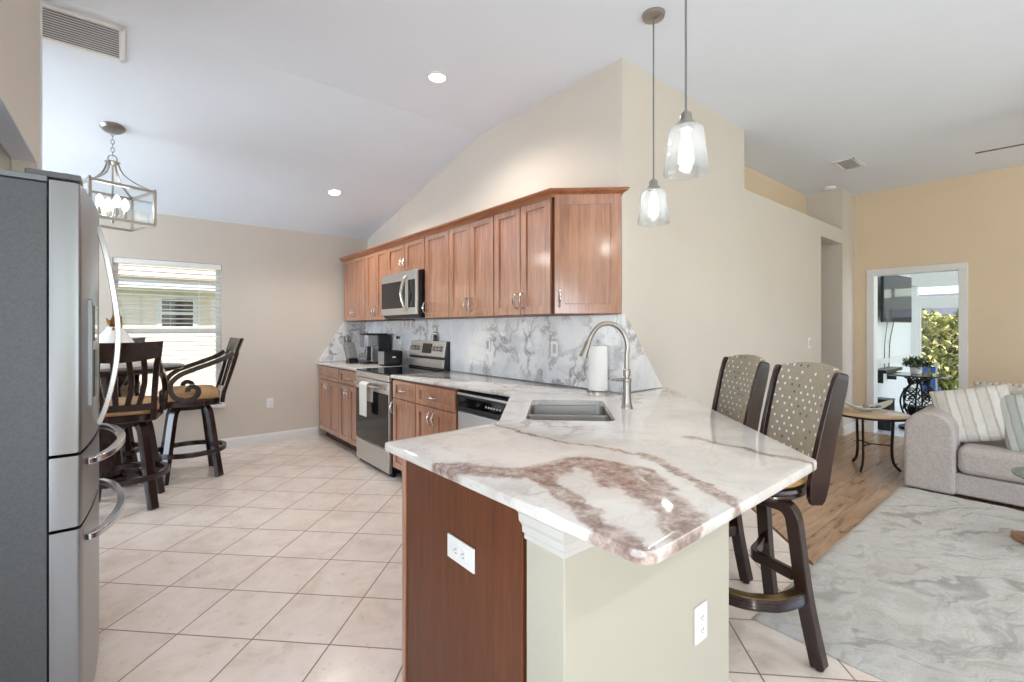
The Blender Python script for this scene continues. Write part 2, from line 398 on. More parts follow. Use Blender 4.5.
# dining window wall: double window
WX0,WXM0,WXM1,WX1,WZ0,WZ1=-1.12,-.22,-.12,.79,.50,2.02
ww=MB(); ww.box(-3.0,WX0,WY,WY+.14,0,2.55); ww.box(WX1,KX+.12,WY,WY+.14,0,2.55); ww.box(WX0,WX1,WY,WY+.14,0,WZ0); ww.box(WX0,WX1,WY,WY+.14,WZ1,2.55); ww.box(WXM0,WXM1,WY,WY+.14,WZ0,WZ1)
struct('wall_window',ww,WALL)
GLASS=clear('window_glass',(.97,.99,1,1),.03)
BLIND=plain('blind_white',rgb(242,242,240),.5,var=.01)
for k,(x0,x1) in enumerate(((WXM1,WX1),(WX0,WXM0))):
    fr=MB()
    for a,b,c,d in ((x0,x0+.045,WZ0,WZ1),(x1-.045,x1,WZ0,WZ1),(x0,x1,WZ0,WZ0+.05),(x0,x1,WZ1-.05,WZ1)):
        fr.box(a,b,WY+.07,WY+.13,c,d)
    fr.box(x0,x1,WY+.06,WY+.12,1.27,1.32)
    wfo=struct('window_%d'%(k+1),fr,TRIM,bevel=.003)
    g=MB().box(x0+.04,x1-.04,WY+.095,WY+.099,WZ0+.04,WZ1-.04).build('pane',GLASS,wfo)
    b=thing('window_blind',('white slatted blind over the right half of the dining window' if k==0 else 'white slatted blind over the left half of the dining window, mostly behind the refrigerator handle'),'blind',((x0+x1)/2,WY+.03,WZ0),0,'white slatted blinds on the dining window')
    hw=(x1-x0)/2-.006
    MB().box(-hw,hw,-.025,.03,WZ1-WZ0-.055,WZ1-WZ0-.002).build('headrail',BLIND,b,bevel=.003)
    MB().box(-hw,hw,-.022,.026,.012,.028).build('bottom_rail',BLIND,b,bevel=.003)
    z=.07; sl0=MB().box(-hw,hw,-.022,.026,-.0012,.0012,Matrix.Rotation(radians(-9),4,'X')).build('slat',BLIND,b); sl0.location=(0,0,z); z+=.0475
    while z<WZ1-WZ0-.07:
        c=sl0.copy(); COL.objects.link(c); c.parent=b; c.location=(0,0,z); z+=.0475
    for xx in (-hw*.62,0,hw*.62): MB().tube([(xx,-.03,.02),(xx,-.03,WZ1-WZ0-.05)],.0012,6).build('cord',BLIND,b)
    if k==0: MB().tube([(hw*.55,-.035,.66),(hw*.55,-.035,WZ1-WZ0-.06)],.003,6).build('wand',BLIND,b)
SILL=plain('marble_sill',rgb(222,224,228),.25,var=.08,scale=12)
struct('trim_1',MB().box(WX0-.03,WX1+.03,WY-.045,WY+.07,WZ0-.035,WZ0),SILL,bevel=.005)
# baseboards
def baseboard(name,pts):
    mb=MB(); sec=[(0,0),(.016,0),(.016,.085),(.010,.105),(.004,.115),(0,.115)]
    for (ax,ay),(bx,by) in zip(pts[:-1],pts[1:]):
        d=Vector((bx-ax,by-ay,0)).normalized(); nrm=Vector((d.y,-d.x,0))  # right-hand side
        vv=[]
        for (px,py) in ((ax,ay),(bx,by)):
            for a,b in sec: vv.append((px+nrm.x*a,py+nrm.y*a,b))
        m=len(sec); ff=[(j,(j+1)%m,m+(j+1)%m,m+j) for j in range(m)]+[tuple(range(m-1,-1,-1)),tuple(range(m,2*m))]
        mb.add(vv,ff)
    return struct(name,mb,TRIM)
baseboard('baseboard_dining',[(-3.0,WY),(1.80,WY)])
baseboard('baseboard_hall',[(KX+.45,HY),(6.05,HY)])
baseboard('baseboard_corner',[(6.8,HY),(RX,HY)])
baseboard('baseboard_right',[(RX,HY),(RX,DY1+.07)])
baseboard('baseboard_living',[(RX,DY0-.07),(RX,-3.1)])

# ------------------------------------------------------------------ cabinets
def pull(mb_parent,loc,vert=True,L=.095):
    """bow pull with two feet; local frame: front = -y"""
    m=MB(); hl=L/2
    pts=[(-hl,0,0),(-hl,-.012,0),(-hl*.86,-.026,0),(-hl*.4,-.034,0),(0,-.036,0),(hl*.4,-.034,0),(hl*.86,-.026,0),(hl,-.012,0),(hl,0,0)]
    P=smoothpts(pts,3); sc=[1+.9*math.exp(-((p.x/hl)**2)*5) for p in P]
    R=Matrix.Rotation(pi/2,4,'Y') if vert else Matrix.Identity(4)
    m.tube(P,.0052,8,M=R,up=(0,0,1),scales=sc)
    for s_ in(-1,1): m.lathe([(.009,0),(.009,.004),(.006,.006)],12,R@Matrix.Translation((s_*hl,0,0))@Matrix.Rotation(pi/2,4,'X'))
    return m.build('handle',CHROME,mb_parent,loc=loc)
def shaker(x0,x1,z0,z1,name,parent,handle=None,mat=None,rail=.055,y=0,hor=False):
    """door slab y..y-.02 with recessed centre panel"""
    m=MB(); r=rail if (x1-x0)>.2 else .042; rz=rail if (z1-z0)>.22 else .038
    yb,yf,yr=y,y-.02,y-.007
    o=[(x0,z0),(x1,z0),(x1,z1),(x0,z1)]; i=[(x0+r,z0+rz),(x1-r,z0+rz),(x1-r,z1-rz),(x0+r,z1-rz)]
    v=[(a,yf,b) for a,b in o]+[(a,yf,b) for a,b in i]+[(a,yr,b) for a,b in i]+[(a,yb,b) for a,b in o]
    f=[(k,(k+1)%4,4+(k+1)%4,4+k) for k in range(4)]+[(4+k,4+(k+1)%4,8+(k+1)%4,8+k) for k in range(4)]+[(8,9,10,11)]
    f+=[(k,12+k,12+(k+1)%4,(k+1)%4) for k in range(4)]+[(15,14,13,12)]
    m.add(v,f); d=m.build(name,mat or CHERRY,parent,bevel=.0018,seg=2)
    if handle: pull(d,(handle[0],yf,handle[1]),not hor,.10)
    return d
def cabinet(name,label,cat,loc,rz,w_,dep,z0,z1,fronts,group=None,toe=False,mat=None):
    t=thing(name,label,cat,loc,rz,group)
    b=MB(); hw=w_/2
    b.box(-hw,hw,0,dep,z0,z1)
    b.build('body',CHERRYD if mat is None else mat,t,bevel=.0015)
    if toe: MB().box(-hw,hw,.06,dep,0,z0).build('toe_kick',TOE,t)
    for fr in fronts:
        kind,a0,a1,b0,b1,h=fr
        shaker(a0,a1,b0,b1,kind,t,h,hor=(kind=='drawer'))
    return t
RK=-pi/2   # rotation for fronts facing -X; local x runs towards -Y
UF=2.104; UZ0,UZ1=1.414,2.19
def yloc(ya,yb): return (ya+yb)/2
def upper(ya,yb,label,doors,z0=UZ0):
    """ya>yb; doors: list of (y0,y1,handle_side) fractions"""
    w_=ya-yb; hw=w_/2; fr=[]
    n=len(doors)
    for k,hs in enumerate(doors):
        a0=-hw+w_*k/n+.0035; a1=-hw+w_*(k+1)/n-.0035
        hx=a1-.028 if hs=='R' else a0+.028
        fr.append(('door',a0,a1,z0+.004,UZ1-.012,(hx,z0+.10)))
    return cabinet('upper_cabinet',label,'cabinet',(UF+.02,(ya+yb)/2,0),RK,w_-.001,KX-UF-.022,z0,UZ1,fr,'cherry upper cabinets on the kitchen wall')
upper(5.90,5.205,'cherry two-door upper cabinet in the far corner beside the dining wall',['R','L'])
upper(5.20,4.63,'cherry two-door upper cabinet just left of the microwave',['R','L'])
upper(4.625,3.825,'short cherry two-door cabinet directly above the microwave',['R','L'],z0=1.87)
upper(3.82,3.405,'narrow cherry single-door upper cabinet just right of the microwave',['L'])
upper(3.40,2.775,'cherry two-door upper cabinet second from the angled end cabinet',['R','L'])
upper(2.77,2.165,'cherry two-door upper cabinet next to the angled end cabinet',['R','L'])
# angled end cabinet
ax,ay,bx,by=UF+.012,2.145,KX-.004,1.856
L=sqrt((bx-ax)**2+(by-ay)**2); th=math.atan2(by-ay,bx-ax)
ec=thing('upper_cabinet','angled cherry end cabinet with one wide door above the paper towels','cabinet',((ax+bx)/2,(ay+by)/2,0),th,'cherry upper cabinets on the kitchen wall')
Mi=(Matrix.Translation(((ax+bx)/2,(ay+by)/2,0))@Matrix.Rotation(th,4,'Z')).inverted()
MB().prism([(ax+.012,ay+.012),(bx,by+.016),(KX-.002,2.160),(UF+.022,2.160)],UZ0,UZ1,Mi).build('body',CHERRYD,ec)
shaker(-L/2+.004,L/2-.002,UZ0+.004,UZ1-.012,'door',ec,(-L/2+.035,UZ0+.10),rail=.062)
# crown moulding along the uppers
def crown():
    sec=[(0,.0),(-.008,.0),(-.012,.012),(-.022,.024),(-.036,.032),(-.040,.040),(-.040,.048),(0,.048)]
    path=[(UF-.002,5.945),(UF-.002,2.148),(KX-.01,1.858)]
    P=[Vector((x,y,0)) for x,y in path]; 
    def nrm(a,b):
        d=(b-a).normalized(); return Vector((d.y,-d.x,0))   # right side of travel: travel -Y => (-1,0)
    n0=nrm(P[0],P[1]); n1=nrm(P[1],P[2])
    mit=(n0+n1).normalized(); mit=mit/mit.dot(n0)
    end=n1; rows=[(P[0],n0),(P[1],mit),(P[2],n1)]
    m=MB(); v=[]
    for p,n in rows:
        for a,b in sec: v.append((p.x-n.x*a,p.y-n.y*a,2.165+b))
    # return at the open end back into the wall corner
    k=len(sec); f=[]
    for i in range(2):
        for j in range(k): f.append((i*k+j,(i+1)*k+j,(i+1)*k+(j+1)%k,i*k+(j+1)%k))
    f+=[tuple(range(k)),tuple(2*k+j for j in range(k-1,-1,-1))]
    m.add(v,f)
    # pointed return past the wall corner
    e=P[2]; d=(P[2]-P[1]).normalized(); v=[]
    for q,ext in ((e,0),(e,1)):
        for a,b in sec: v.append((q.x-n1.x*a+d.x*(-a)*ext*1.35,q.y-n1.y*a+d.y*(-a)*ext*1.35,2.165+b))
    f=[(j,k+j,k+(j+1)%k,(j+1)%k) for j in range(k)]+[tuple(k+j for j in range(k-1,-1,-1))]
    m.add(v,f)
    m.box(UF,KX-.003,2.17,5.945,2.191,2.215)
    return tag(m.build('crown_molding',CHERRYX,angle=25),'cherry crown moulding running along the tops of the upper cabinets','moulding')
crown()
# base cabinets: fronts at X=FX
FX=1.80; CH=.884; FXL=1.81
def base(ya,yb,label,ndoor,hs=('R','L'),fx=FX,ndraw=1):
    w_=ya-yb; hw=w_/2; fr=[]
    for k in range(ndraw):
        a0=-hw+w_*k/ndraw+.004; a1=-hw+w_*(k+1)/ndraw-.004
        fr.append(('drawer',a0,a1,CH-.165,CH-.014,((a0+a1)/2,CH-.09)))
    for k in range(ndoor):
        a0=-hw+w_*k/ndoor+.004; a1=-hw+w_*(k+1)/ndoor-.004
        hx=a1-.03 if hs[k]=='R' else a0+.03
        fr.append(('door',a0,a1,.105,CH-.172,(hx,CH-.25)))
    return cabinet('base_cabinet',label,'cabinet',(fx+.02,(ya+yb)/2,0),RK,w_-.001,KX-fx-.022,.10,CH,fr,'cherry base cabinets on the kitchen wall',toe=True)
base(5.93,5.235,'cherry base cabinet against the dining wall, leftmost of the run',2,fx=FXL)
base(5.23,4.65,'cherry base cabinet immediately left of the range',2,fx=FXL)
base(3.845,3.425,'narrow cherry base cabinet with one door right of the range',1,('L',))
base(3.42,2.835,'wide cherry base cabinet with one drawer left of the dishwasher',2)
# corner sink base, below the counter
sb=thing('base_cabinet','cherry corner sink cabinet hidden under the sink','cabinet',(0,0,0),0,None)
sb['label']='cherry corner cabinet below the sink, beside the dishwasher'
MB().prism([(1.93,2.225),(1.29,1.56),(1.29,.92),(1.56,.92),(2.40,1.76),(2.40,2.225)],.10,.66).build('body',CHERRYD,sb)
MB().prism([(1.99,2.22),(1.34,1.52),(1.34,.95),(1.6,.95),(2.38,1.78),(2.38,2.22)],0,.10).build('toe_kick',TOE,sb)
dm=(Matrix.Translation((1.61,1.8925,0)))
sd=thing('tmp','x','x'); bpy.data.objects.remove(sd)
for k in range(2):
    pass
# peninsula cabinet with the flat end panel facing the fridge
pc=thing('base_cabinet','peninsula base cabinet with flat reddish-brown end panel facing the refrigerator','cabinet',(.80,1.24,0),0)
MB().box(0.0,.48,-.33,.31,.10,CH).build('body',CHERRYD,pc)
MB().box(0.0,.48,-.33,.25,0,.10).build('toe_kick',TOE,pc)
MB().box(-.02,0,-.335,.31,0,CH).build('end_panel',CHERRYD,pc,bevel=.001)
MB().box(-.026,.0,.311,.336,0,CH).build('edge_stile',CHERRY,pc,bevel=.003)
for k in range(2):
    a0=.01+k*.235; 
    m=MB().box(a0,a0+.225,.311,.33,.11,CH-.02).build('door',CHERRY,pc,bevel=.003)
# painted half wall of the peninsula
def offs(P,d):
    out=[];n=len(P)
    for i in range(n):
        a=Vector(P[i-1]);b=Vector(P[i]);c=Vector(P[(i+1)%n])
        d1=(b-a).normalized();d2=(c-b).normalized();n1=Vector((-d1.y,d1.x));n2=Vector((-d2.y,d2.x))
        m=(n1+n2)/2; m=m/max(m.dot(m),.25); out.append((b.x+m.x*d,b.y+m.y*d))
    return out
PW=[(.783,.76),(1.588,.76),(2.677,1.849),(2.50,1.849),(1.54,.895),(.783,.895)]
struct('wall_peninsula',MB().prism(PW,0,CH-.001),PONY,bevel=.004)
prof=[(.0,.785),(.006,.79),(.006,.802),(.012,.808),(.014,.826),(.024,.840),(.026,.860),(.034,.868),(.034,.884)]
mt=MB()
def mold(path,prof):
    P=[Vector((x,y)) for x,y in path]; v=[];k=len(prof)+1
    for i,p in enumerate(P):
        ns=[]
        if i>0: d=(p-P[i-1]).normalized(); ns.append(Vector((d.y,-d.x)))
        if i<len(P)-1: d=(P[i+1]-p).normalized(); ns.append(Vector((d.y,-d.x)))
        n=sum(ns,Vector((0,0))).normalized(); n=n/n.dot(ns[0])
        for a,b in prof: v.append((p.x+n.x*a,p.y+n.y*a,b))
        v.append((p.x,p.y,prof[-1][1]))
    f=[]
    for i in range(len(P)-1):
        for j in range(k): f.append((i*k+j,(i+1)*k+j,(i+1)*k+(j+1)%k,i*k+(j+1)%k))
    f+=[tuple(range(k)),tuple((len(P)-1)*k+j for j in range(k-1,-1,-1))]
    mt.add(v,f)
mold([(.783,.895),(.783,.76),(1.588,.76),(2.66,1.832)],prof)
struct('trim_2',mt,plain('moulding_paint',rgb(204,202,196),.5,var=.01),angle=20)
baseboard('baseboard_peninsula',[(.783,.895),(.783,.76),(1.588,.76),(2.67,1.84)])

# ------------------------------------------------------------------ countertops
def round_poly(P,rad):
    out=[];n=len(P)
    for i in range(n):
        a=Vector(P[i-1]);b=Vector(P[i]);c=Vector(P[(i+1)%n]); r=rad[i] if isinstance(rad,(list,tuple)) else rad
        if r<=0: out.append(tuple(b)); continue
        u=(a-b).normalized()*r; v_=(c-b).normalized()*r
        for t in (0,.2,.4,.6,.8,1): 
            q=(b+u)*(1-t)**2+b*2*t*(1-t)+(b+v_)*t*t; out.append((q.x,q.y))
    return out
def slab(name,P,z0,z1,mat,hole=None,eb=.007):
    a=sum(P[i][0]*P[(i+1)%len(P)][1]-P[(i+1)%len(P)][0]*P[i][1] for i in range(len(P)))
    if a<0: P=P[::-1]
    rings=[(offs(P,0),z0+eb),(P,z1-eb),(offs(P,eb*.3),z1-eb*.3),(offs(P,eb),z1)]
    low=[(offs(P,eb),z0),(offs(P,eb*.3),z0+eb*.3)]
    rings=low+rings; m=MB(); n=len(P); v=[];f=[]
    for R_,z in rings: v+=[(x,y,z) for x,y in R_]
    for i in range(len(rings)-1):
        for k in range(n): f.append((i*n+k,i*n+(k+1)%n,(i+1)*n+(k+1)%n,(i+1)*n+k))
    top=rings[-1][0]; bot=rings[0][0]
    if hole is None:
        f+=[tuple(range(n-1,-1,-1)),tuple((len(rings)-1)*n+k for k in range(n))]; m.add(v,f)
    else:
        m.add(v,f)
        for R_,z in ((top,z1),(bot,z0)):
            o=[Vector((x,y,0)) for x,y in R_]; h=[Vector((x,y,0)) for x,y in hole]
            tri=tessellate_polygon([o,h]); al=[(p.x,p.y,z) for p in o+h]; m.add(al,[tuple(t) for t in tri])
        hn=len(hole); m.add([(x,y,z0) for x,y in hole]+[(x,y,z1) for x,y in hole],[(k,(k+1)%hn,hn+(k+1)%hn,hn+k) for k in range(hn)])
    return m.build(name,mat,angle=30)
CT0,CT1=.885,.915
XR=Vector((.772,-.6355)); XF=Vector((.6355,.772))      # right / forward of the view, used only to read plan positions
dz=radians(50.545); e1=Vector((sqrt(.5),sqrt(.5))); e2=Vector((sqrt(.5),-sqrt(.5)))   # e1 along the sink, e2 away from the cook
SC0=Vector((1.722,1.640)); SLn,SWd=.60,.40
def sk(a,b): q=SC0+e1*a+e2*b; return (q.x,q.y)
hole=round_poly([sk(-SLn/2,-SWd/2),sk(SLn/2,-SWd/2),sk(SLn/2,SWd/2),sk(-SLn/2,SWd/2)],.05)
main=[(2.426,3.86),(1.785,3.86),(1.868,2.28),(1.243,1.605),(.705,1.585),(.722,.492),(1.650,.512),(2.895,1.815),(2.88,1.845),(2.426,1.845)]
ct=slab('countertop',round_poly(main,[0,.01,.01,.03,.02,.045,.02,.02,0,0]),CT0,CT1,GRAN,hole)
tag(ct,'white marble countertop with brown veins on the peninsula and around the sink','countertop')
ct2=slab('countertop',[(2.426,4.635),(2.426,5.946),(1.79,5.946),(1.79,4.635)],CT0,CT1,GRAN)
tag(ct2,'short marble countertop left of the range under the coffee maker','countertop')
# sink
sk_t=thing('sink','stainless undermount double-bowl sink set into the corner of the marble counter','sink',(SC0.x,SC0.y,CT0),pi/4)
def bowl(x0,x1,y0,y1,depth,top=0.0):
    m=MB(); rings=[]
    def rr(in_,r): return round_poly([(x0+in_,y0+in_),(x1-in_,y0+in_),(x1-in_,y1-in_),(x0+in_,y1-in_)],r)
    levels=[(-.012,.05,top-.001),(0,.045,top-.001),(.004,.045,-depth*.5),(.008,.045,-depth+.03),(.02,.04,-depth+.006),(.05,.03,-depth)]
    v=[];f=[];n=None
    for i_,r_,z_ in levels:
        R_=rr(i_,r_); n=len(R_); v+=[(a,b,z_) for a,b in R_]
    for i in range(len(levels)-1):
        for k in range(n): f.append((i*n+k,i*n+(k+1)%n,(i+1)*n+(k+1)%n,(i+1)*n+k))
    f.append(tuple((len(levels)-1)*n+k for k in range(n)))
    m.add(v,f,True); return m
bowl(-SLn/2-.005,-.012,-SWd/2-.005,SWd/2+.005,.19,-.002).build('bowl',SINKM,sk_t)
bowl(.012,SLn/2+.005,-SWd/2-.005,SWd/2+.005,.19,-.002).build('bowl',SINKM,sk_t)
MB().box(-.012,.012,-SWd/2+.0,SWd/2,-.03,-.004).build('divider',SINKM,sk_t,bevel=.006,seg=3)
for s_ in (-.16,.16): MB().lathe([(.045,-.19),(.045,-.186),(.03,-.184),(.012,-.188)],20,Matrix.Translation((s_,0,0))).build('drain',NICKEL,sk_t)
# faucet
fb=Vector((1.972,1.470))
ang=math.atan2(SC0.y+.02-fb.y,SC0.x-fb.x)     # local +x points to the sink
fc=thing('faucet','tall brushed nickel pull-down kitchen faucet behind the sink','faucet',(fb.x,fb.y,CT1),ang)
MB().lathe([(.030,0),(.030,.006),(.026,.014),(.0235,.03),(.021,.06),(.0195,.10),(.0195,.135),(.024,.14),(.024,.15),(.020,.153)],28).build('body',NICKEL,fc)
neck=smoothpts([(0,0,.15),(0,0,.20),(0,0,.27),(-.003,0,.32),(.012,0,.375),(.045,0,.415),(.095,0,.434),(.145,0,.420),(.180,0,.378),(.199,0,.335)],6)
MB().tube(neck,.0125,16,up=(0,1,0)).build('neck',NICKEL,fc)
MB().lathe([(.019,.165),(.019,.195),(.014,.20)],24).build('collar',NICKEL,fc)
MB().tube([(.198,0,.340),(.209,0,.312),(.219,0,.285),(.228,0,.262)],.020,20,up=(0,1,0),scales=[.72,.85,1.0,1.15]).build('spray_head',NICKEL,fc)
MB().tube([(0,0,.145),(.03,.012,.147),(.055,.022,.147)],.0085,12).tube([(.045,.018,.147),(.085,.034,.149)],.0065,10).build('lever',NICKEL,fc)

# ------------------------------------------------------------------ backsplash
bs=thing('backsplash','polished grey-veined white marble backsplash behind the counter','backsplash',(KX,3.9,CT1))
Mx=Matrix(((0,0,1,0),(1,0,0,0),(0,1,0,0),(0,0,0,1)))
MB().prism([(HY+.0-3.9,.001),(WY-3.9-.001,.001),(WY-3.9-.001,UZ0-CT1-.001),(HY-3.9,UZ0-CT1-.001)],-.018,-.0008,Mx).build('wall_panel',SPLASH,bs)
My=Matrix(((1,0,0,0),(0,0,1,0),(0,1,0,0),(0,0,0,1)))
MB().prism([(1.803-KX,.001),(-.019,.001),(-.019,UZ0-CT1-.001),(2.128-KX,UZ0-CT1-.001)],WY-3.9-.018,WY-3.9-.001,My).build('corner_return',SPLASH,bs)
MB().prism([(-.018,.001),(2.862-KX,.001),(2.45-KX,UZ0-CT1-.001),(-.018,UZ0-CT1-.001)],HY-3.9-.015,HY-3.9-.001,My).build('angled_return',SPLASH,bs)

# ------------------------------------------------------------------ appliances
# range: local front = -y, x along width; origin at front centre on the floor
rg=thing('range','stainless electric range with black glass door and cooktop','range',(1.775,4.245,0),RK)
RW=.379
MB().box(-RW,RW,.03,.62,.03,.905).build('body',BLACK,rg,bevel=.003)
MB().box(-RW,RW,.035,.06,.0,.03).build('base',BLACK,rg)
MB().box(-RW,RW,0,.03,.035,.235).build('drawer',STEELY,rg,bevel=.004)
dr=MB().box(-RW,RW,-.002,.03,.243,.842).build('door',STEELY,rg,bevel=.004)
MB().box(-RW+.004,RW-.004,-.006,.0,.25,.735).build('window',BLACKG,dr,bevel=.002)
hd=MB(); hd.tube(smoothpts([(-.335,-.028,.79),(-.2,-.05,.79),(0,-.056,.79),(.2,-.05,.79),(.335,-.028,.79)],4),.012,12)
for s_ in(-1,1): hd.box(s_*.335-.014,s_*.335+.014,-.04,-.002,.775,.805)
hd.build('handle',CHROME,dr,bevel=.002)
MB().box(-RW,RW,-.004,.03,.848,.905).build('front_band',STEELY,rg,bevel=.004)
MB().box(-RW,RW,0,.56,.905,.917).build('cooktop',BLACKG,rg,bevel=.003)
bg_=MB()
bg_.prism([(.565,.917),(.64,.917),(.64,1.195),(.61,1.195),(.585,1.045),(.585,1.03),(.575,.95)],-RW+.01,RW-.01,Matrix(((0,0,1,0),(1,0,0,0),(0,1,0,0),(0,0,0,1))))
bgo=bg_.build('backguard',BLACK,rg,bevel=.003)
Mt=Matrix.Translation((0,.583,1.035))@Matrix.Rotation(radians(-9),4,'X')
MB().box(-RW+.008,RW-.03,-.008,.006,.004,.165,Mt).build('control_panel',STEELY,bgo,bevel=.004)
MB().box(-RW+.01,RW-.02,-.022,.0,-.10,-.018,Matrix.Translation((0,.583,1.035))).build('lower_panel',STEELY,bgo,bevel=.003)
MB().box(-.085,.10,-.013,-.006,.035,.135,Mt).build('display',BLACKG,bgo,bevel=.002)
for xk in (-.30,-.235,-.165,.165,.23,.29):
    MB().lathe([(.024,0),(.024,.006),(.019,.010),(.018,.026),(.014,.030)],20,Mt@Matrix.Translation((xk-.005,-.008,.085))@Matrix.Rotation(pi/2,4,'X')).build('knob',CHROME,bgo)
# dish towel over the oven handle
tw=thing('dish_towel','white dish towel hanging over the oven door handle','towel',(1.79,4.29,.80),RK)
TOWEL=plain('towel_cotton',rgb(232,228,220),.9,var=.03,scale=120,bump=.4)
m=MB(); nx,nz=14,26; v=[];f=[]
prof=[(-.030+.0,-.20),(-.034,-.05),(-.040,-.01)]
for j in range(nz+1):
    t=j/nz
    if t<.38: yy,zz=-.024,-.17+.17*t/.38           # back layer between handle and door
    elif t<.46: a=(t-.38)/.08*pi; yy,zz=-.052+.028*cos(a),.0+.020*sin(a)
    else: yy,zz=-.082,-(t-.46)/.54*.30
    for i in range(nx+1):
        x=-.09+.18*i/nx; d=max(0,-zz); k=.006*sin(i*1.5)*min(1,d*8)
        v.append((x*(1-.10*d*3)+.0,yy+k*(.5 if t>.46 else .1),zz))
for j in range(nz):
    for i in range(nx): a=j*(nx+1)+i; f.append((a,a+1,a+nx+2,a+nx+1))
o=m.add(v,f,True).build('cloth',TOWEL,tw); s_=o.modifiers.new('s','SOLIDIFY'); s_.thickness=.004; s_.offset=0
# microwave
mw=thing('microwave','stainless over-the-range microwave with black window','microwave',(2.03,4.225,1.435),RK)
MB().box(-.379,.379,.025,.395,.0,.428).build('body',BLACK,mw,bevel=.003)
dd=MB().box(-.379,.379,0,.025,.02,.43).build('front',STEELY,mw,bevel=.004)
MB().box(-.365,.155,-.004,.003,.085,.345).build('window',BLACKG,dd,bevel=.002)
MB().box(.225,.355,-.004,.003,.085,.345).build('control_panel',BLACKG,dd,bevel=.002)
MB().tube(smoothpts([(.20,0,.055),(.195,-.035,.10),(.188,-.058,.2),(.188,-.058,.24),(.195,-.035,.34),(.20,0,.385)],5),.014,12,up=(1,0,0)).build('handle',CHROME,dd)
MB().box(-.37,.37,.04,.36,-.012,.0).build('vent_grille',BLACK,mw)
# dishwasher
dw=thing('dishwasher','stainless dishwasher with black control strip beside the corner sink','dishwasher',(FX+.035,2.535,0),RK)
MB().box(-.293,.293,.02,.55,.10,.872).build('body',BLACK,dw)
MB().box(-.293,.293,-.012,.02,.105,.735).build('door',STEELY,dw,bevel=.004)
cp=MB().box(-.293,.293,-.022,.02,.742,.855).build('control_panel',BLACK,dw,bevel=.004)
MB().box(-.265,.265,-.025,-.022,.775,.84).build('touch_strip',BLACKG,cp)
MB().box(-.293,.293,-.014,-.010,.845,.868).build('trim_strip',STEELY,dw)
for k in range(6): MB().box(.06+k*.03,.076+k*.03,-.0262,-.0248,.80,.812).build('button',OFFW,cp)
MB().box(-.29,.29,.06,.4,0,.10).build('toe_kick',BLACK,dw)

# fridge: origin at front-bottom; faces +X.  local front=-y -> +X : rotation +90deg; local x runs towards +Y
fr=thing('refrigerator','stainless four-door refrigerator with curved handles at left edge','refrigerator',(-.19,2.44,0),pi/2)
FW=.455
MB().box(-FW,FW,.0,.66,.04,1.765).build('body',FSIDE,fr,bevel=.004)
MB().box(-FW+.02,FW-.02,.02,.6,0,.04).build('base',BLACK,fr)
MB().box(-FW-.002,FW+.002,.0,.66,1.768,1.785).build('top_panel',plain('fridge_top_grey',rgb(120,124,128),.5),fr,bevel=.003)
def curved_panel(x0,x1,z0,z1,name,parent,full=FW,bulge=.026,th=.073,mat=STEEL):
    m=MB(); n=14; v=[];f=[]
    def fy(x): return -th-bulge*(1-(x/full)**2)
    front=[(x0+(x1-x0)*i/n,fy(x0+(x1-x0)*i/n)) for i in range(n+1)]
    r=.012
    front[0]=(x0,front[0][1]+r); front.insert(1,(x0+r*.3,fy(x0)+r*.3)); front.insert(2,(x0+r,fy(x0+r)))
    front[-1]=(x1,fy(x1)+r); front.insert(-1,(x1-r,fy(x1-r))); front.insert(-1,(x1-r*.3,fy(x1)+r*.3))
    poly=[(x1,-.004),(x0,-.004)]+front
    m.prism(poly,z0,z1,smooth=False)
    return m.build(name,mat,parent,angle=30)
d1=curved_panel(-FW,-.003,.935,1.775,'door',fr); d2=curved_panel(.003,FW,.935,1.775,'door',fr)
d3=curved_panel(-FW,FW,.705,.925,'drawer',fr); d4=curved_panel(-FW,FW,.06,.695,'drawer',fr)
FH=plain('polished_steel_handle',rgb(210,212,216),.16,metal=1,var=.02)
for d,xx in ((d1,-.045),(d2,.045)):
    P=smoothpts([(xx,-.098,1.715),(xx,-.108,1.68),(xx,-.128,1.58),(xx,-.150,1.42),(xx,-.158,1.31),(xx,-.152,1.18),(xx,-.130,1.05),(xx,-.108,.975),(xx,-.098,.955)],4)
    MB().bar(P,.018,.018,up=(1,0,0)).build('handle',FH,d,bevel=.006)
for d,zz in ((d3,.885),(d4,.635)):
    P=smoothpts([(-.36,-.082,zz),(-.34,-.105,zz),(-.25,-.140,zz),(-.1,-.164,zz),(0,-.168,zz),(.1,-.164,zz),(.25,-.140,zz),(.34,-.105,zz),(.36,-.082,zz)],4)
    MB().bar(P,.026,.022,up=(0,0,1)).build('handle',FH,d,bevel=.006)
dsp=MB().box(-.33,-.13,-.098,-.080,1.06,1.42).build('water_dispenser',plain('dispenser_grey',rgb(150,154,160),.3,metal=.6),d1,bevel=.006)
MB().box(-.305,-.155,-.102,-.096,1.09,1.25).build('recess',BLACK,dsp); MB().box(-.305,-.155,-.102,-.096,1.28,1.40).build('display',BLACKG,dsp)
for xx in (-FW+.06,FW-.06): MB().box(xx-.045,xx+.045,-.075,.05,1.786,1.805).lathe([(.02,1.79),(.02,1.812)],16,Matrix.Translation((xx,-.04,0))).build('hinge_cover',plain('hinge_grey',rgb(96,98,100),.5),fr,bevel=.004)

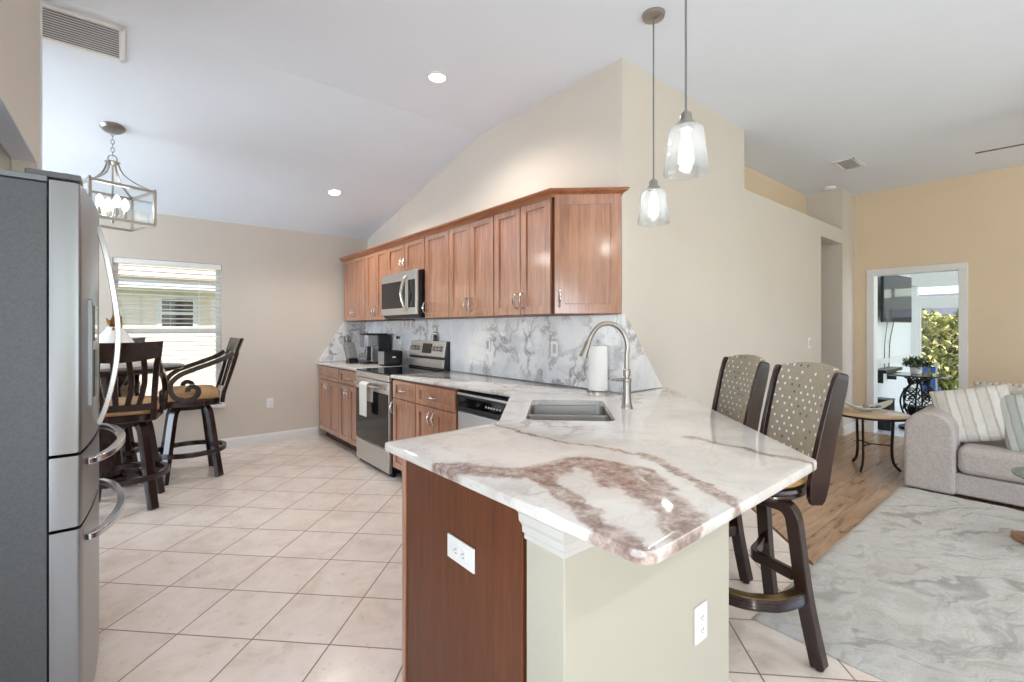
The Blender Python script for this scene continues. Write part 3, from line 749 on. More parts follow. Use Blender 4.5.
# ------------------------------------------------------------------ wall plates
def plate(loc,rz,label,horiz=False,kind='outlet',group=None,double=False):
    t=thing('wall_outlet' if kind=='outlet' else 'light_switch',label,kind,loc,rz,group)
    w_,h_=(.072,.115)
    if double: w_,h_=(.072,.145) 
    R=Matrix.Rotation(pi/2,4,'Y') if horiz else Matrix.Identity(4)
    MB().box(-w_/2,w_/2,-.006,0,-h_/2,h_/2,R).build('plate',WHITE,t,bevel=.002)
    if kind=='outlet':
        for s_ in(-1,1):
            so=MB().lathe([(.0165,0),(.0165,.003)],20,R@Matrix.Translation((0,-.006,s_*.02))@Matrix.Rotation(pi/2,4,'X')).build('socket',WHITE,t)
            sl=MB()
            for a in (-.006,.006): sl.box(a-.001,a+.001,-.0098,-.0088,s_*.02-.002,s_*.02+.006,R)
            sl.lathe([(.0018,0),(.0018,.001)],8,R@Matrix.Translation((0,-.009,s_*.02-.008))@Matrix.Rotation(pi/2,4,'X'))
            sl.build('slots',BLACK,so)
    else:
        MB().box(-.016,.016,-.010,-.004,-.033,.033,R).build('rocker',OFFW if kind!='outlet' else WHITE,t,bevel=.002)
    return t
plate((.7785,1.186,.645),-pi/2,'white outlet plate mounted sideways on the brown peninsula end panel',horiz=True,double=True)
plate((1.393,.759,.395),0,'white outlet on the cream half wall under the peninsula counter')
plate((1.267,WY-.001,.46),0,'white outlet low on the dining wall right of the window')
plate((KX-.019,3.255,1.18),-pi/2,'white switch on the backsplash below the cabinet middle, left of its twin',kind='switch')
plate((KX-.019,2.435,1.175),-pi/2,'white switch on the backsplash nearest the paper towels',kind='switch')
plate((5.677,HY-.001,1.166),0,'small white switch on the long cream wall above the bar stools',kind='switch')
pl=plate((KX-.019,4.96,1.20),-pi/2,'white outlet on the backsplash above the toaster with a black plug in it')
CORD=plain('white_cord',rgb(225,225,225),.5)
MB().box(-.018,.018,-.04,-.008,.005,.035).build('plug',BLACK,pl,bevel=.003)
MB().tube(smoothpts([(-.01,-.04,.015),(-.05,-.05,-.02),(-.06,-.05,-.10),(-.03,-.05,-.2),(-.0,-.05,-.272)],5),.003,8).build('cord',CORD,pl)

# ------------------------------------------------------------------ counter things
# paper towel
pt=thing('paper_towel_holder','upright white paper towel roll on a metal stand behind the faucet','paper towel',(2.335,1.965,CT1))
MB().lathe([(.072,0),(.072,.006),(.066,.010),(.006,.012),(.006,.315),(.010,.318),(.010,.328),(.004,.334)],32).build('stand',NICKEL,pt)
MB().lathe([(.02,.013),(.060,.013),(.0605,.016),(.0605,.292),(.060,.295),(.02,.295)],40).build('roll',plain('paper',rgb(244,243,240),.85,var=.01,scale=60,bump=.2),pt)
# coffee maker, faces -X
cf=thing('coffee_maker','black and silver single-cup coffee maker beside the knife block','coffee maker',(2.155,5.24,CT1),RK)
m=MB(); m.prism(round_poly([(-.10,.06),(.10,.06),(.10,.25),(-.10,.25)],.04),.0,.335); m.build('water_tank_body',BLACK,cf,bevel=.008,seg=3)
m=MB(); m.prism(round_poly([(-.095,-.08),(.095,-.08),(.095,.10),(-.095,.10)],.05),.20,.335); m.build('brew_head',plain('coffee_silver',rgb(150,152,156),.28,metal=.8),cf,bevel=.010,seg=3)
MB().prism(round_poly([(-.085,-.09),(.085,-.09),(.085,.08),(-.085,.08)],.04),0,.03).build('drip_tray',BLACK,cf,bevel=.004)
CFT=plain('coffee_silver_trim',rgb(170,172,176),.25,metal=.8)
for xa in (-.095,.06): MB().box(xa,xa+.035,.0,.08,.02,.21).build("side_column",CFT,cf,bevel=.006)
MB().prism(round_poly([(-.09,-.085),(.09,-.085),(.09,.22),(-.09,.22)],.05),.336,.352).build('lid',BLACK,cf,bevel=.006)
# toaster / small black box with silver end
to=thing('toaster','small black toaster with a silver front left of the range','toaster',(2.12,4.90-.09,CT1),RK)
MB().box(-.075,.075,.0,.22,.012,.165).build('body',BLACK,to,bevel=.014,seg=3)
MB().box(-.068,.068,-.008,.004,.02,.158).build('front',plain('toaster_silver',rgb(176,178,182),.3,metal=.7),to,bevel=.004)
MB().box(-.05,-.02,.03,.19,.164,.168).box(.02,.05,.03,.19,.164,.168).build('slot',DKMETAL,to)
MB().box(.074,.082,.09,.13,.09,.105).build('lever',CHROME,to)
for a in(-.06,.06):
    MB().box(a-.01,a+.01,.02,.2,0,.013).build('foot',BLACK,to)
# knife block with knives, leaning
kb=thing('knife_block','slanted grey knife block with dark handles in the far counter corner','knife block',(2.06,5.50,CT1),RK)
GREYP=plain('knife_block_grey',rgb(136,136,136),.45,var=.2,scale=40,metal=.3)
Mk=Matrix.Translation((0,0,.036))@Matrix.Rotation(radians(-33),4,'Y')
MB().prism([(-.075,0),(.075,0),(.03,.05),(-.03,.05)],-.055,.055,Matrix(((1,0,0,0),(0,0,1,0),(0,1,0,0),(0,0,0,1)))).build('foot',BLACK,kb,bevel=.004)
MB().box(-.045,.045,-.055,.055,0,.22,Mk).build('block',GREYP,kb,bevel=.008)
k=0
for yy in (-.032,0,.032):
    for xx in (-.025,.0,.025):
        MB().box(xx-.008,xx+.008,yy-.006,yy+.006,.21,.29+.02*((k*2)%3),Mk).build('knife_handle',BLACK if k%2 else GREYP,kb,bevel=.004)
        k+=1
# pepper mill behind the range
pm=thing('pepper_mill','small dark brown pepper mill on top of the range back','pepper mill',(2.383,4.11,1.196))
MB().lathe([(.022,0),(.024,.01),(.02,.03),(.022,.05),(.017,.06)],20).build('body',plain('mill_wood',rgb(66,40,30),.3),pm)
MB().lathe([(.017,.06),(.021,.066),(.023,.08),(.018,.092),(.006,.096)],20).build('cap',CHROME,pm)

# ------------------------------------------------------------------ upholstered counter stools
def dots_mat():
    m=NT('stool_fabric_dots'); p=m.obj(); 
    sep=m.n('SeparateXYZ'); m.l(p,sep.inputs[0])
    a=m.math('DIVIDE',sep.outputs[0],.046); b=m.math('DIVIDE',sep.outputs[2],.030)
    row=m.math('FLOOR',b); a=m.math('ADD',a,m.math('MULTIPLY',m.math('MODULO',row,2),.5))
    fx=m.math('SUBTRACT',m.math('FRACT',a),.5); fz=m.math('SUBTRACT',m.math('FRACT',b),.5)
    d=m.math('SQRT',m.math('ADD',m.math('POWER',m.math('MULTIPLY',fx,.046),2),m.math('POWER',m.math('MULTIPLY',fz,.030),2)))
    dot=m.math('LESS_THAN',d,.0066)
    cb=m.n('CombineXYZ'); m.l(m.math('FLOOR',a),cb.inputs[0]); m.l(row,cb.inputs[1]); wn_=m.n('TexWhiteNoise'); m.l(cb.outputs[0],wn_.inputs['Vector'])
    dc=m.ramp(wn_.outputs['Value'],[(0,rgb(232,226,210)),(.55,rgb(112,84,72)),(.78,rgb(186,150,104))],'CONSTANT')
    base=m.ramp(m.noise(p,140,3),[(.3,rgb(146,138,124)),(.7,rgb(168,160,145))])
    m.set(m.mix(dot,base,dc),.75); m.bump(m.math('ADD',m.math('MULTIPLY',dot,.5),m.noise(p,300,2)),.3,.002); return m.m
DOTS=dots_mat()
SEATF=plain('seat_golden_weave',rgb(176,138,88),.75,var=.28,scale=70,bump=.4)
BRASS=plain('brass_foot_plate',rgb(176,150,110),.28,metal=1)
def counter_stool(label,r,f,rb):
    """r,f: plan position measured to the right of / ahead of the viewer; seat faces the counter"""
    c=XR*r+XF*f
    t=thing('counter_stool',label,'stool',(c.x,c.y,0),radians(-129.455),'upholstered swivel stools at the peninsula')
    Rb=Matrix.Rotation(rb,4,'Z')
    for k,a in enumerate((45,135,225,315)):
        a=radians(a); d=Vector((cos(a),sin(a),0))
        P=[d*.02+Vector((0,0,.605)),d*.15+Vector((0,0,.605)),d*.195+Vector((0,0,.598)),d*.222+Vector((0,0,.57)),d*.235+Vector((0,0,.50)),d*.268+Vector((0,0,.25)),d*.318+Vector((0,0,.012))]
        s_=Vector((-d.y,d.x,0))
        o=MB().bar(smoothpts(P,4),.050,.050,up=s_,M=Rb).build('leg',ESP,t,bevel=.004)
        lt=d*.318
        MB().lathe([(.014,0),(.014,.012)],12,Rb@Matrix.Translation((lt.x,lt.y,0))).build('glide',BLACK,o)
    # curved stretchers bowing towards the middle
    for k in range(2):
        a0=radians(45+180*k); a1=radians(135+180*k)
        p0=Vector((cos(a0),sin(a0),0))*.225; p1=Vector((cos(a1),sin(a1),0))*.225; mid=(p0+p1)/2*.42
        P=smoothpts([(p0.x,p0.y,.33),((p0*.55+mid*.45).x,(p0*.55+mid*.45).y,.33),(mid.x,mid.y,.33),((p1*.55+mid*.45).x,(p1*.55+mid*.45).y,.33),(p1.x,p1.y,.33)],5)
        MB().bar(P,.026,.045,M=Rb).build('stretcher',ESP,t,bevel=.004)
    # foot rest: bent grooved rail between the two legs on one side
    a0=radians(-45); P=[(.19*1.18,y_,.29) for y_ in ()]
    e=.262*cos(pi/4)
    P=smoothpts([(e-.02,-e-.01,.265),(e+.035,-e*.72,.265),(e+.075,-e*.3,.265),(e+.08,0,.265),(e+.075,e*.3,.265),(e+.035,e*.72,.265),(e-.02,e+.01,.265)],5)
    fo=MB().sweep(P,[(-.028,-.024),(.022,-.024),(.028,-.020),(.024,-.015),(.029,-.011),(.024,-.004),(.029,0),(.024,.007),(.028,.012),(.022,.020),(-.028,.020)],M=Rb,smooth=False).build('foot_rest',ESP,t,angle=20)
    MB().bar([(p[0],p[1],p[2]+.022) for p in P],.036,.004,M=Rb).build('foot_plate',BRASS,fo)
    # swivel seat
    MB().lathe([(.11,.625),(.20,.632),(.215,.638),(.222,.648),(.216,.656),(.222,.664),(.218,.676),(.16,.68)],48,Matrix.Translation((0,.045,0))).build('seat_ring',ESP,t)
    MB().lathe([(.12,.675),(.20,.68),(.217,.692),(.219,.708),(.205,.728),(.16,.742),(.08,.748),(.0001,.75)],48,Matrix.Translation((0,.045,0))).build('seat_cushion',SEATF,t)
    # back: two raked planks and a curved upholstered panel, from z .64 to 1.17
    def bk(z): return .222+.10*(max(0,z-.64)/.53)**1.25
    for s_ in(-1,1):
        P=[Vector((s_*(.195+.015*((z-.64)/.53)),bk(z)-.006,z)) for z in (.615,.64,.70,.78,.88,.98,1.06,1.115,1.138,1.146)]
        sc=[.62,.9,1.04,1.0,.95,.9,.86,.80,.70,.5]
        MB().bar(P,.030,.074,up=(0,1,0),scales=sc).build('back_post',ESP,t,bevel=.006,seg=3)
    m=MB(); nx,nz=16,16; v=[];f=[]
    for sgn in (0,1):
        for j in range(nz+1):
            z=.725+(1.150-.725)*j/nz
            for i in range(nx+1):
                u=-1+2*i/nx; x=u*(.182+.012*((z-.64)/.53)); zz=z+ (.022*(1-u*u) if j==nz else .022*(1-u*u)*(j/nz)**4)
                y=bk(z)+.022*(1-u*u)+(.016 if sgn else -.020)
                edge=min(j,nz-j)/2.; 
                if edge<1: y+=(-1 if sgn else 1)*.010*(1-edge)
                v.append((x,y,zz))
    n1=(nx+1)*(nz+1)
    for j in range(nz):
        for i in range(nx):
            a=j*(nx+1)+i; f.append((a,a+1,a+nx+2,a+nx+1)); f.append((n1+a,n1+a+nx+1,n1+a+nx+2,n1+a+1))
    for j in range(nz):
        for i in (0,nx):
            a=j*(nx+1)+i; f.append((a,a+nx+1,n1+a+nx+1,n1+a))
    for i in range(nx):
        for j in (0,nz): a=j*(nx+1)+i; f.append((a,n1+a,n1+a+1,a+1))
    m.add(v,f,True).build('backrest',DOTS,t,angle=50)
    m=MB()
    for s_ in(-1,1):
        for z in [.75+.022*k for k in range(18)]:
            m.sphere((s_*(.176+.012*((z-.64)/.53)),bk(z)-.014,z),.0035,8)
    m.build('nailheads',BRASS,t)
    return t
counter_stool('nearer dark wood stool with dotted fabric back tucked under the peninsula corner',1.0,2.06,radians(-8))
counter_stool('farther dark wood stool with dotted fabric back, partly hidden by the counter',1.03,2.68,radians(-8))

# ------------------------------------------------------------------ pub stools with scrolled arms, and table
TAN=plain('tan_seat_cloth',rgb(196,158,116),.8,var=.10,scale=60,bump=.3)
def pub_stool():
    t=thing('pub_stool','x','stool',(0,0,0))
    for k in range(4):
        a=radians(45+90*k); d=Vector((cos(a),sin(a),0)); s_=Vector((-d.y,d.x,0))
        P=[d*.03+Vector((0,0,.625)),d*.13+Vector((0,0,.625)),d*.165+Vector((0,0,.605)),d*.19+Vector((0,0,.54)),d*.235+Vector((0,0,.28)),d*.285+Vector((0,0,.0))]
        MB().bar(smoothpts(P,4),.046,.058,up=s_).build('leg',ESP,t,bevel=.005)
    ring=[(.265*cos(2*pi*k/48),.265*sin(2*pi*k/48),.235) for k in range(48)]
    MB().bar(ring,.036,.040,closed=True).build('foot_ring',ESP,t,bevel=.005)
    MB().lathe([(.08,.60),(.15,.605),(.15,.64),(.08,.645)],32).build('swivel',DKMETAL,t)
    sq=round_poly([(-.235,-.225),(.235,-.225),(.215,.215),(-.215,.215)],.10)
    MB().prism(sq,.645,.70).build('seat_frame',ESP,t,bevel=.010,seg=3)
    m=MB(); rings=[(.015,.70),(.004,.715),(0,.74),(.006,.765),(.03,.785),(.07,.795)]; n=len(sq); v=[];f=[]
    q=sq if sum(sq[i][0]*sq[(i+1)%n][1]-sq[(i+1)%n][0]*sq[i][1] for i in range(n))>0 else sq[::-1]
    for i_,z in rings:
        for x,y in q: v.append((x*(1-i_/.23),y*(1-i_/.23),z))
    for i in range(len(rings)-1):
        for k in range(n): f.append((i*n+k,i*n+(k+1)%n,(i+1)*n+(k+1)%n,(i+1)*n+k))
    f.append(tuple((len(rings)-1)*n+k for k in range(n))); f.append(tuple(range(n-1,-1,-1)))
    m.add(v,f,True).build('seat_cushion',TAN,t,angle=60)
    # back rail low, crest, slats, end stiles; the back bows outwards
    def by(x,z): return .215+.15*(max(0,z-.70)/.53)**1.0+.035*(1-(x/.24)**2)
    for z0,z1,nm,hw in ((.735,.785,'lower_rail',.215),(1.085,1.225,'crest_rail',.262)):
        m=MB(); n=14; v=[];f=[]
        for i in range(n+1):
            u=-1+2*i/n
            zt=z1-(.0 if nm=='lower_rail' else .018*(1-abs(u))**0*(u*u)*-1*0); zb=z0+(.035*(u*u) if nm!='lower_rail' else 0)
            wx=hw*u
            if nm!='lower_rail':
                zt=z1+.010*u*u; 
            for (dy,zz,ex) in ((-.013,zb,0),(.013,zb,0),(.013,zt,.014 if nm!='lower_rail' else 0),(-.013,zt,.014 if nm!='lower_rail' else 0)):
                xx=wx+ex*u*abs(u); v.append((xx,by(xx,zz)+dy+(.010 if (zz==zt and nm!='lower_rail') else 0),zz))
        for i in range(n):
            for j in range(4): f.append((i*4+j,(i+1)*4+j,(i+1)*4+(j+1)%4,i*4+(j+1)%4))
        f+=[(0,1,2,3),(n*4+3,n*4+2,n*4+1,n*4)]
        m.add(v,f,True).build(nm,ESP,t,bevel=.004)
    for k in range(5):
        u=-1+2*k/4; xb=u*.125; xt=u*.165
        P=[Vector((xb+(xt-xb)*q+.030*sin(q*pi)*u*-1*0,by(xb,z)+0,z)) for q,z in ((0,.775),(.25,.86),(.5,.94),(.75,1.02),(1,1.10))]
        P=[Vector((p.x+ .018*sin((p.z-.775)/.325*pi)*(1 if u>=0 else -1)*(abs(u)>.1),p.y,p.z)) for p in P]
        MB().bar(P,.034,.014,up=(0,1,0)).build('slat',ESP,t,bevel=.003)
    for s_ in(-1,1):
        P=[Vector((s_*x,by(x,z)-.002,z)) for x,z in ((.205,.66),(.208,.74),(.215,.86),(.225,.98),(.235,1.08),(.245,1.12))]
        MB().bar(P,.036,.03,up=(0,1,0)).build('back_post',ESP,t,bevel=.004)
        # arm: from the back post down to a front scroll
        prof=[(.300,1.10),(.23,1.055),(.12,1.01),(0.0,.965),(-.09,.925),(-.150,.865),(-.158,.80),(-.125,.735),(-.06,.705),(.0,.715),(.038,.755),(.035,.80),(.0,.822),(-.032,.808),(-.036,.780)]
        P=smoothpts([(s_*(.238 if i<9 else .238),y,z) for i,(y,z) in enumerate(prof)],5)
        MB().bar(P,.038,.036,up=(1,0,0)).build('arm',ESP,t,bevel=.006)
    return t
def place(t,x,y,rz,label):
    t.location=(x,y,0); t.rotation_euler=(0,0,rz); t['label']=label; t['group']='dark wood swivel stools around the pub table'; return t
ps=pub_stool()
place(ps,.43,5.10,radians(-90),'dark swivel stool seen side-on with a scrolled arm, right of the pub table')
place(copy_tree(ps),-.03,4.53,radians(172),'dark swivel stool with slatted back to the camera, in front of the pub table')
place(copy_tree(ps),-.17,5.48,radians(-4),'dark swivel stool on the window side of the pub table, only its back top showing')
# note: local back is +y, so the seat faces -y of each stool
tb=thing('pub_table','dark round pub table on a thick pedestal by the dining window','table',(-.12,5.12,0))
MB().lathe([(.0001,.955),(.42,.955),(.43,.965),(.50,.975),(.51,.985),(.51,1.0),(.50,1.006),(.0001,1.006)],64).build('tabletop',ESP,tb)
MB().lathe([(.10,.10),(.13,.12),(.12,.16),(.085,.20),(.075,.30),(.095,.45),(.10,.55),(.08,.70),(.075,.82),(.11,.88),(.13,.94),(.16,.955)],40).build('pedestal',ESP,tb)
for k in range(4):
    a=radians(45+90*k+10); d=Vector((cos(a),sin(a),0)); s_=Vector((-d.y,d.x,0))
    P=smoothpts([d*.06+Vector((0,0,.16)),d*.16+Vector((0,0,.13)),d*.26+Vector((0,0,.07)),d*.33+Vector((0,0,.035)),d*.37+Vector((0,0,.03))],4)
    MB().bar(P,.06,.06,up=s_,scales=[1.2-.5*i/(len(P)-1) for i in range(len(P))]).build('claw_foot',ESP,tb,bevel=.008)
MB().lathe([(.11,.055),(.13,.06),(.14,.10),(.10,.12)],40).build('base_collar',ESP,tb)
vz=thing('decorative_vase','white bell-shaped centrepiece with gold leaves on the pub table','centrepiece',(-.09,5.05,1.006))
MB().lathe([(.20,0),(.204,.015),(.195,.06),(.175,.12),(.142,.18),(.11,.24),(.07,.29),(.045,.33),(.038,.33),(.036,.25),(.0001,.24)],40).build('vase',plain('white_ceramic',rgb(238,236,232),.2,var=.02),vz)
m=MB(); rnd=random.Random(5); LEAF=plain('gold_leaf',rgb(190,150,96),.35,metal=.7,var=.2,scale=60)
for k in range(16):
    a=rnd.uniform(0,2*pi); r=rnd.uniform(.005,.05); h=rnd.uniform(.29,.40)
    M=Matrix.Translation((r*cos(a),r*sin(a),h))@Matrix.Rotation(a,4,'Z')@Matrix.Rotation(rnd.uniform(.1,.7),4,'Y')
    m.add([(0,0,-.07),(.018,-.022,-.02),(.009,0,.045),(.018,.022,-.02),(0,-.018,-.02),(0,.018,-.02)],[(0,1,2),(0,2,3),(0,4,2),(0,2,5)],True,M)
m.build('gold_leaves',LEAF,vz)

# ------------------------------------------------------------------ hanging lights
BULB=emis('bulb_glow',(1,.97,.92,1),14)
SHADE=clear('seeded_glass_shade',(.93,.95,.96,1),.09,.04,.07,(.95,.97,1,1))
def pendant(x,y,zb,label):
    t=thing('pendant_light',label,'pendant light',(x,y,CZ),0,'glass pendant lights over the peninsula')
    d=zb-CZ     # bottom of the shade relative to the ceiling
    MB().lathe([(.062,0),(.062,-.006),(.058,-.018),(.020,-.024),(.010,-.03)],36).build('canopy',NICKEL,t)
    MB().tube([(0,0,-.02),(0,0,d+.235)],.0042,8).build('cord',plain('grey_cord',rgb(120,122,124),.6),t)
    MB().lathe([(.007,d+.25),(.012,d+.24),(.022,d+.235),(.024,d+.222),(.024,d+.205),(.034,d+.20),(.036,d+.188),(.030,d+.182),(.03,d+.17)],28).build('socket',NICKEL,t)
    MB().lathe([(.030,d+.182),(.054,d+.181),(.064,d+.172),(.069,d+.150),(.077,d+.08),(.086,d+.0),(.083,d+.002),(.074,d+.08),(.066,d+.148),(.061,d+.168),(.052,d+.177),(.030,d+.178)],48,close=False).build('lamp_shade',SHADE,t,angle=80)
    MB().lathe([(.012,d+.17),(.013,d+.15),(.020,d+.12),(.026,d+.09),(.027,d+.07),(.022,d+.045),(.010,d+.035),(.0001,d+.033)],20).build('bulb',BULB,t)
    L_=lamp('POINT','pendant_bulb_light',(0,0,d+.08),9,(1,.9,.76),radius=.03); L_.parent=t
pendant(2.23,1.485,1.90,'glass pendant light farther from the camera, hanging lower on the left')
pendant(1.70,.985,1.935,'nearer larger-looking glass pendant light on the right')
# recessed lights
def can(x,y,label):
    z=ceil_z(y); t=thing('recessed_light',label,'ceiling light',(x,y,z),0,'recessed lights in the white ceiling')
    if y>BY: t.rotation_euler=(-math.atan(SL),0,0)
    MB().lathe([(.072,-.001),(.076,-.005),(.058,-.007),(.055,-.002)],40,close=False).build('trim_ring',TRIM,t)
    MB().lathe([(.0001,-.003),(.057,-.003)],32,close=False).build('lens',emis('can_glow',(1,.86,.70,1),12),t)
    L_=lamp('SPOT','recessed_light_lamp',(0,0,-.02),62,(1,.94,.87),radius=.05,spot=150); L_.parent=t
can(1.64,2.80,'recessed ceiling light nearer the camera, in the flat part of the ceiling')
for cx0,cy0 in ((-.1,-1.6),(1.9,-1.6),(4.4,-1.3)):  # unseen lamps added to brighten the room
    can(cx0,cy0,'added unseen recessed ceiling light behind the camera')
can(1.64,4.87,'recessed ceiling light farther off, in the sloped part of the ceiling')
# lantern chandelier
cx_,cy_=-.09,4.52; cz_=ceil_z(cy_)
ch=thing('lantern_chandelier','square brushed nickel lantern chandelier with glowing bulbs above the dining area','chandelier',(cx_,cy_,cz_),0)
MB().lathe([(.075,.004),(.075,-.006),(.060,-.022),(.015,-.028)],36,Matrix.Rotation(-math.atan(SL),4,'X')).build('canopy',NICKEL,ch)
zt=2.345-cz_; zb=2.095-cz_
m=MB(); z=-.03; k=0
while z>zt+.25:
    R=Matrix.Translation((0,0,z-.017))@Matrix.Rotation(pi/2*(k%2),4,'Z')
    m.tube([(.010*cos(a),0,.019*sin(a)) for a in [2*pi*j/12 for j in range(12)]],.0026,6,closed=True,M=R,up=(0,1,0)); z-=.030; k+=1
m.tube([(.026*cos(a),0,zt+.228+.026*sin(a)) for a in [2*pi*j/20 for j in range(20)]],.004,8,closed=True,up=(0,1,0))
m.build('chain',NICKEL,ch)
R0=Matrix.Rotation(radians(-115+45+180),4,'Z')
fr_=MB(); hs=.19
cs=[(-hs,-hs),(hs,-hs),(hs,hs),(-hs,hs)]
for i in range(4):
    a,b=cs[i],cs[(i+1)%4]
    fr_.bar([(a[0],a[1],zt),(a[0],a[1],zb)],.018,.018,up=(0,1,0),M=R0)
    for zz in (zt,zb): fr_.bar([(a[0],a[1],zz),(b[0],b[1],zz)],.018,.018,M=R0)
    fr_.sphere((a[0],a[1],zt+.012),.010,10,M=R0)
fr_.build('cage_frame',NICKEL,ch)
for a in cs:
    P=smoothpts([(a[0],a[1],zt),(a[0]*.55,a[1]*.55,zt+.055),(a[0]*.25,a[1]*.25,zt+.12),(a[0]*.12,a[1]*.12,zt+.20)],5)
    MB().bar(P,.012,.006,M=R0).build('top_arm',NICKEL,ch)
MB().lathe([(.045,zt+.205),(.045,zt+.197),(.030,zt+.19),(.012,zt+.18),(.006,zt+.17),(.006,zb+.03),(.012,zb+.02),(.004,zb+.0)],24).build('stem',NICKEL,ch)
for k in range(4):
    a=pi/2*k; x,y=.075*cos(a),.075*sin(a)
    ar=MB().tube(smoothpts([(0,0,zb+.05),(x*.5,y*.5,zb+.035),(x,y,zb+.05)],4),.005,8,M=R0).lathe([(.018,zb+.05),(.012,zb+.055),(.011,zb+.11)],14,R0@Matrix.Translation((x,y,0))).build('lamp_arm',NICKEL,ch)
    MB().lathe([(.010,zb+.11),(.020,zb+.135),(.023,zb+.155),(.014,zb+.185),(.0001,zb+.20)],16,R0@Matrix.Translation((x,y,0))).build('bulb',emis('chandelier_bulb',(1,.96,.9,1),22),ch)
    q=R0@Vector((x,y,zb+.155)); L_=lamp('POINT','chandelier_bulb_light',q,9,(1,.95,.87),radius=.012); L_.parent=ch
PANE=clear('lantern_glass',(.97,.98,.98,1),.05)
for i in range(4):
    a,b=cs[i],cs[(i+1)%4]
    MB().bar([(a[0]*.98,a[1]*.98,(zt+zb)/2),(b[0]*.98,b[1]*.98,(zt+zb)/2)],.002,zt-zb-.01,M=R0).build('pane',PANE,ch)

# ceiling vents, smoke detector, fan
def vent(loc,rot,w_,d_,label,n,sl='X'):
    t=thing('air_vent',label,'air vent',loc,0,'air vents in the ceiling'); t.rotation_euler=rot
    m=MB()
    for a,b,c,d in ((-w_/2,w_/2,-d_/2,-d_/2+.028),(-w_/2,w_/2,d_/2-.028,d_/2),(-w_/2,-w_/2+.028,-d_/2,d_/2),(w_/2-.028,w_/2,-d_/2,d_/2)): m.box(a,b,c,d,-.012,0)
    m.build('frame',TRIM,t,bevel=.002)
    MB().box(-w_/2+.02,w_/2-.02,-d_/2+.02,d_/2-.02,-.0025,-.001).build('backing',plain('vent_dark',rgb(140,142,148),.8),t)
    s0=None
    for k in range(n):
        yy=-d_/2+.034+(d_-.068)*k/(n-1)
        if s0 is None:
            s0=MB().box(-w_/2+.02,w_/2-.02,-.0115,.0115,-.0008,.0008,Matrix.Rotation(radians(24),4,'X')).build('slat',TRIM,t); s0.location=(0,yy,-.009)
        else: c=s0.copy(); COL.objects.link(c); c.parent=t; c.location=(0,yy,-.009)
vent((-.215,3.60,ceil_z(3.60)),(-math.atan(SL),0,0),.40,.31,'large white slatted air vent on the sloped ceiling at top left',13)
vent((5.83,1.53,CZ),(0,0,0),.40,.20,'small white air vent in the living room ceiling',7)
sd=thing('smoke_detector','round white smoke detector on the ceiling above the plant ledge','smoke detector',(6.62,1.93,CZ))
MB().lathe([(.062,0),(.062,-.012),(.052,-.030),(.030,-.036),(.0001,-.037)],32).build('body',WHITE,sd); MB().lathe([(.02,-.0365),(.02,-.039),(.0001,-.039)],16).build('cover',OFFW,sd)
fan=thing('ceiling_fan','dark-bladed ceiling fan whose blade tip shows at the right edge','ceiling fan',(5.42,-.30,CZ))
MB().lathe([(.07,0),(.065,-.05),(.014,-.06),(.014,-.20),(.06,-.21),(.10,-.24),(.10,-.31),(.07,-.34),(.05,-.36)],32).build('motor',NICKEL,fan)
CHERRY.node_tree.nodes['Principled BSDF'].inputs['Coat IOR'].default_value=2.0
CHERRY.node_tree.nodes['Principled BSDF'].inputs['Coat Weight'].default_value=1.0
CHERRY.node_tree.nodes['Principled BSDF'].inputs['Coat Roughness'].default_value=.14
BLADE=wood('fan_blade_wood',rgb(50,34,26),rgb(72,50,38),rgb(88,62,48),'X',.4)
for k in range(5):
    a=radians(96+72*k)
    M=Matrix.Rotation(a,4,'Z')@Matrix.Rotation(radians(-13),4,'X')
    MB().prism(round_poly([(.16,-.05),(.84,-.06),(.84,.06),(.16,.05)],.04),-.293,-.285,M).build('blade',BLADE,fan)
    MB().box(.07,.20,-.018,.018,-.29,-.28,M).build('blade_arm',NICKEL,fan)

# ------------------------------------------------------------------ rug
rug=MB(); nx,ny=120,190; x0,x1,y0,y1=2.19,4.965,-2.2,.945
from mathutils import noise as mn
v=[];f=[]
for j in range(ny+1):
    for i in range(nx+1):
        x=x0+(x1-x0)*i/nx; y=y0+(y1-y0)*j/ny
        ed=min(i,nx-i,j,ny-j); z=.024+.007*mn.noise((x*9,y*9,0))+.004*mn.noise((x*30,y*30,2))
        wob=.008*mn.noise((x*4,y*4,5))
        if ed==0: z=.002
        elif ed==1: z*=.75
        v.append((x+(wob if i in(0,) else 0),y+(wob if j==ny else 0),z))
for j in range(ny):
    for i in range(nx): a=j*(nx+1)+i; f.append((a,a+1,a+nx+2,a+nx+1))
rug.add(v,f,True)
m=NT('rug_shag'); p=m.pos()
q=m.vm('ADD',p,m.vm('MULTIPLY',m.vm('SUBTRACT',m.noise(p,1.3,4,.6,col=True),(.5,.5,.5)),(.9,.9,0)))
rt=m.n('VectorRotate'); rt.inputs['Angle'].default_value=radians(35); m.l(q,rt.inputs['Vector'])
st=m.vm('MULTIPLY',rt.outputs[0],(1.0,3.2,1))
c=m.ramp(m.noise(st,2.0,6,.66,.8),[(.30,rgb(178,176,170)),(.42,rgb(212,209,202)),(.50,rgb(243,240,234)),(.60,rgb(232,228,220)),(.70,rgb(204,192,176))])
c=m.mix(m.math('MULTIPLY',m.noise(p,130,3),.45),c,rgb(176,170,160))
m.set(c,.95,0,.1); m.bump(m.math('ADD',m.noise(p,160,3,.8),m.math('MULTIPLY',m.noise(p,28,4),1.2)),.9,.012)
tag(rug.build('rug',m.m,angle=180),'large white and grey marbled shag rug in front of the sofa','rug')

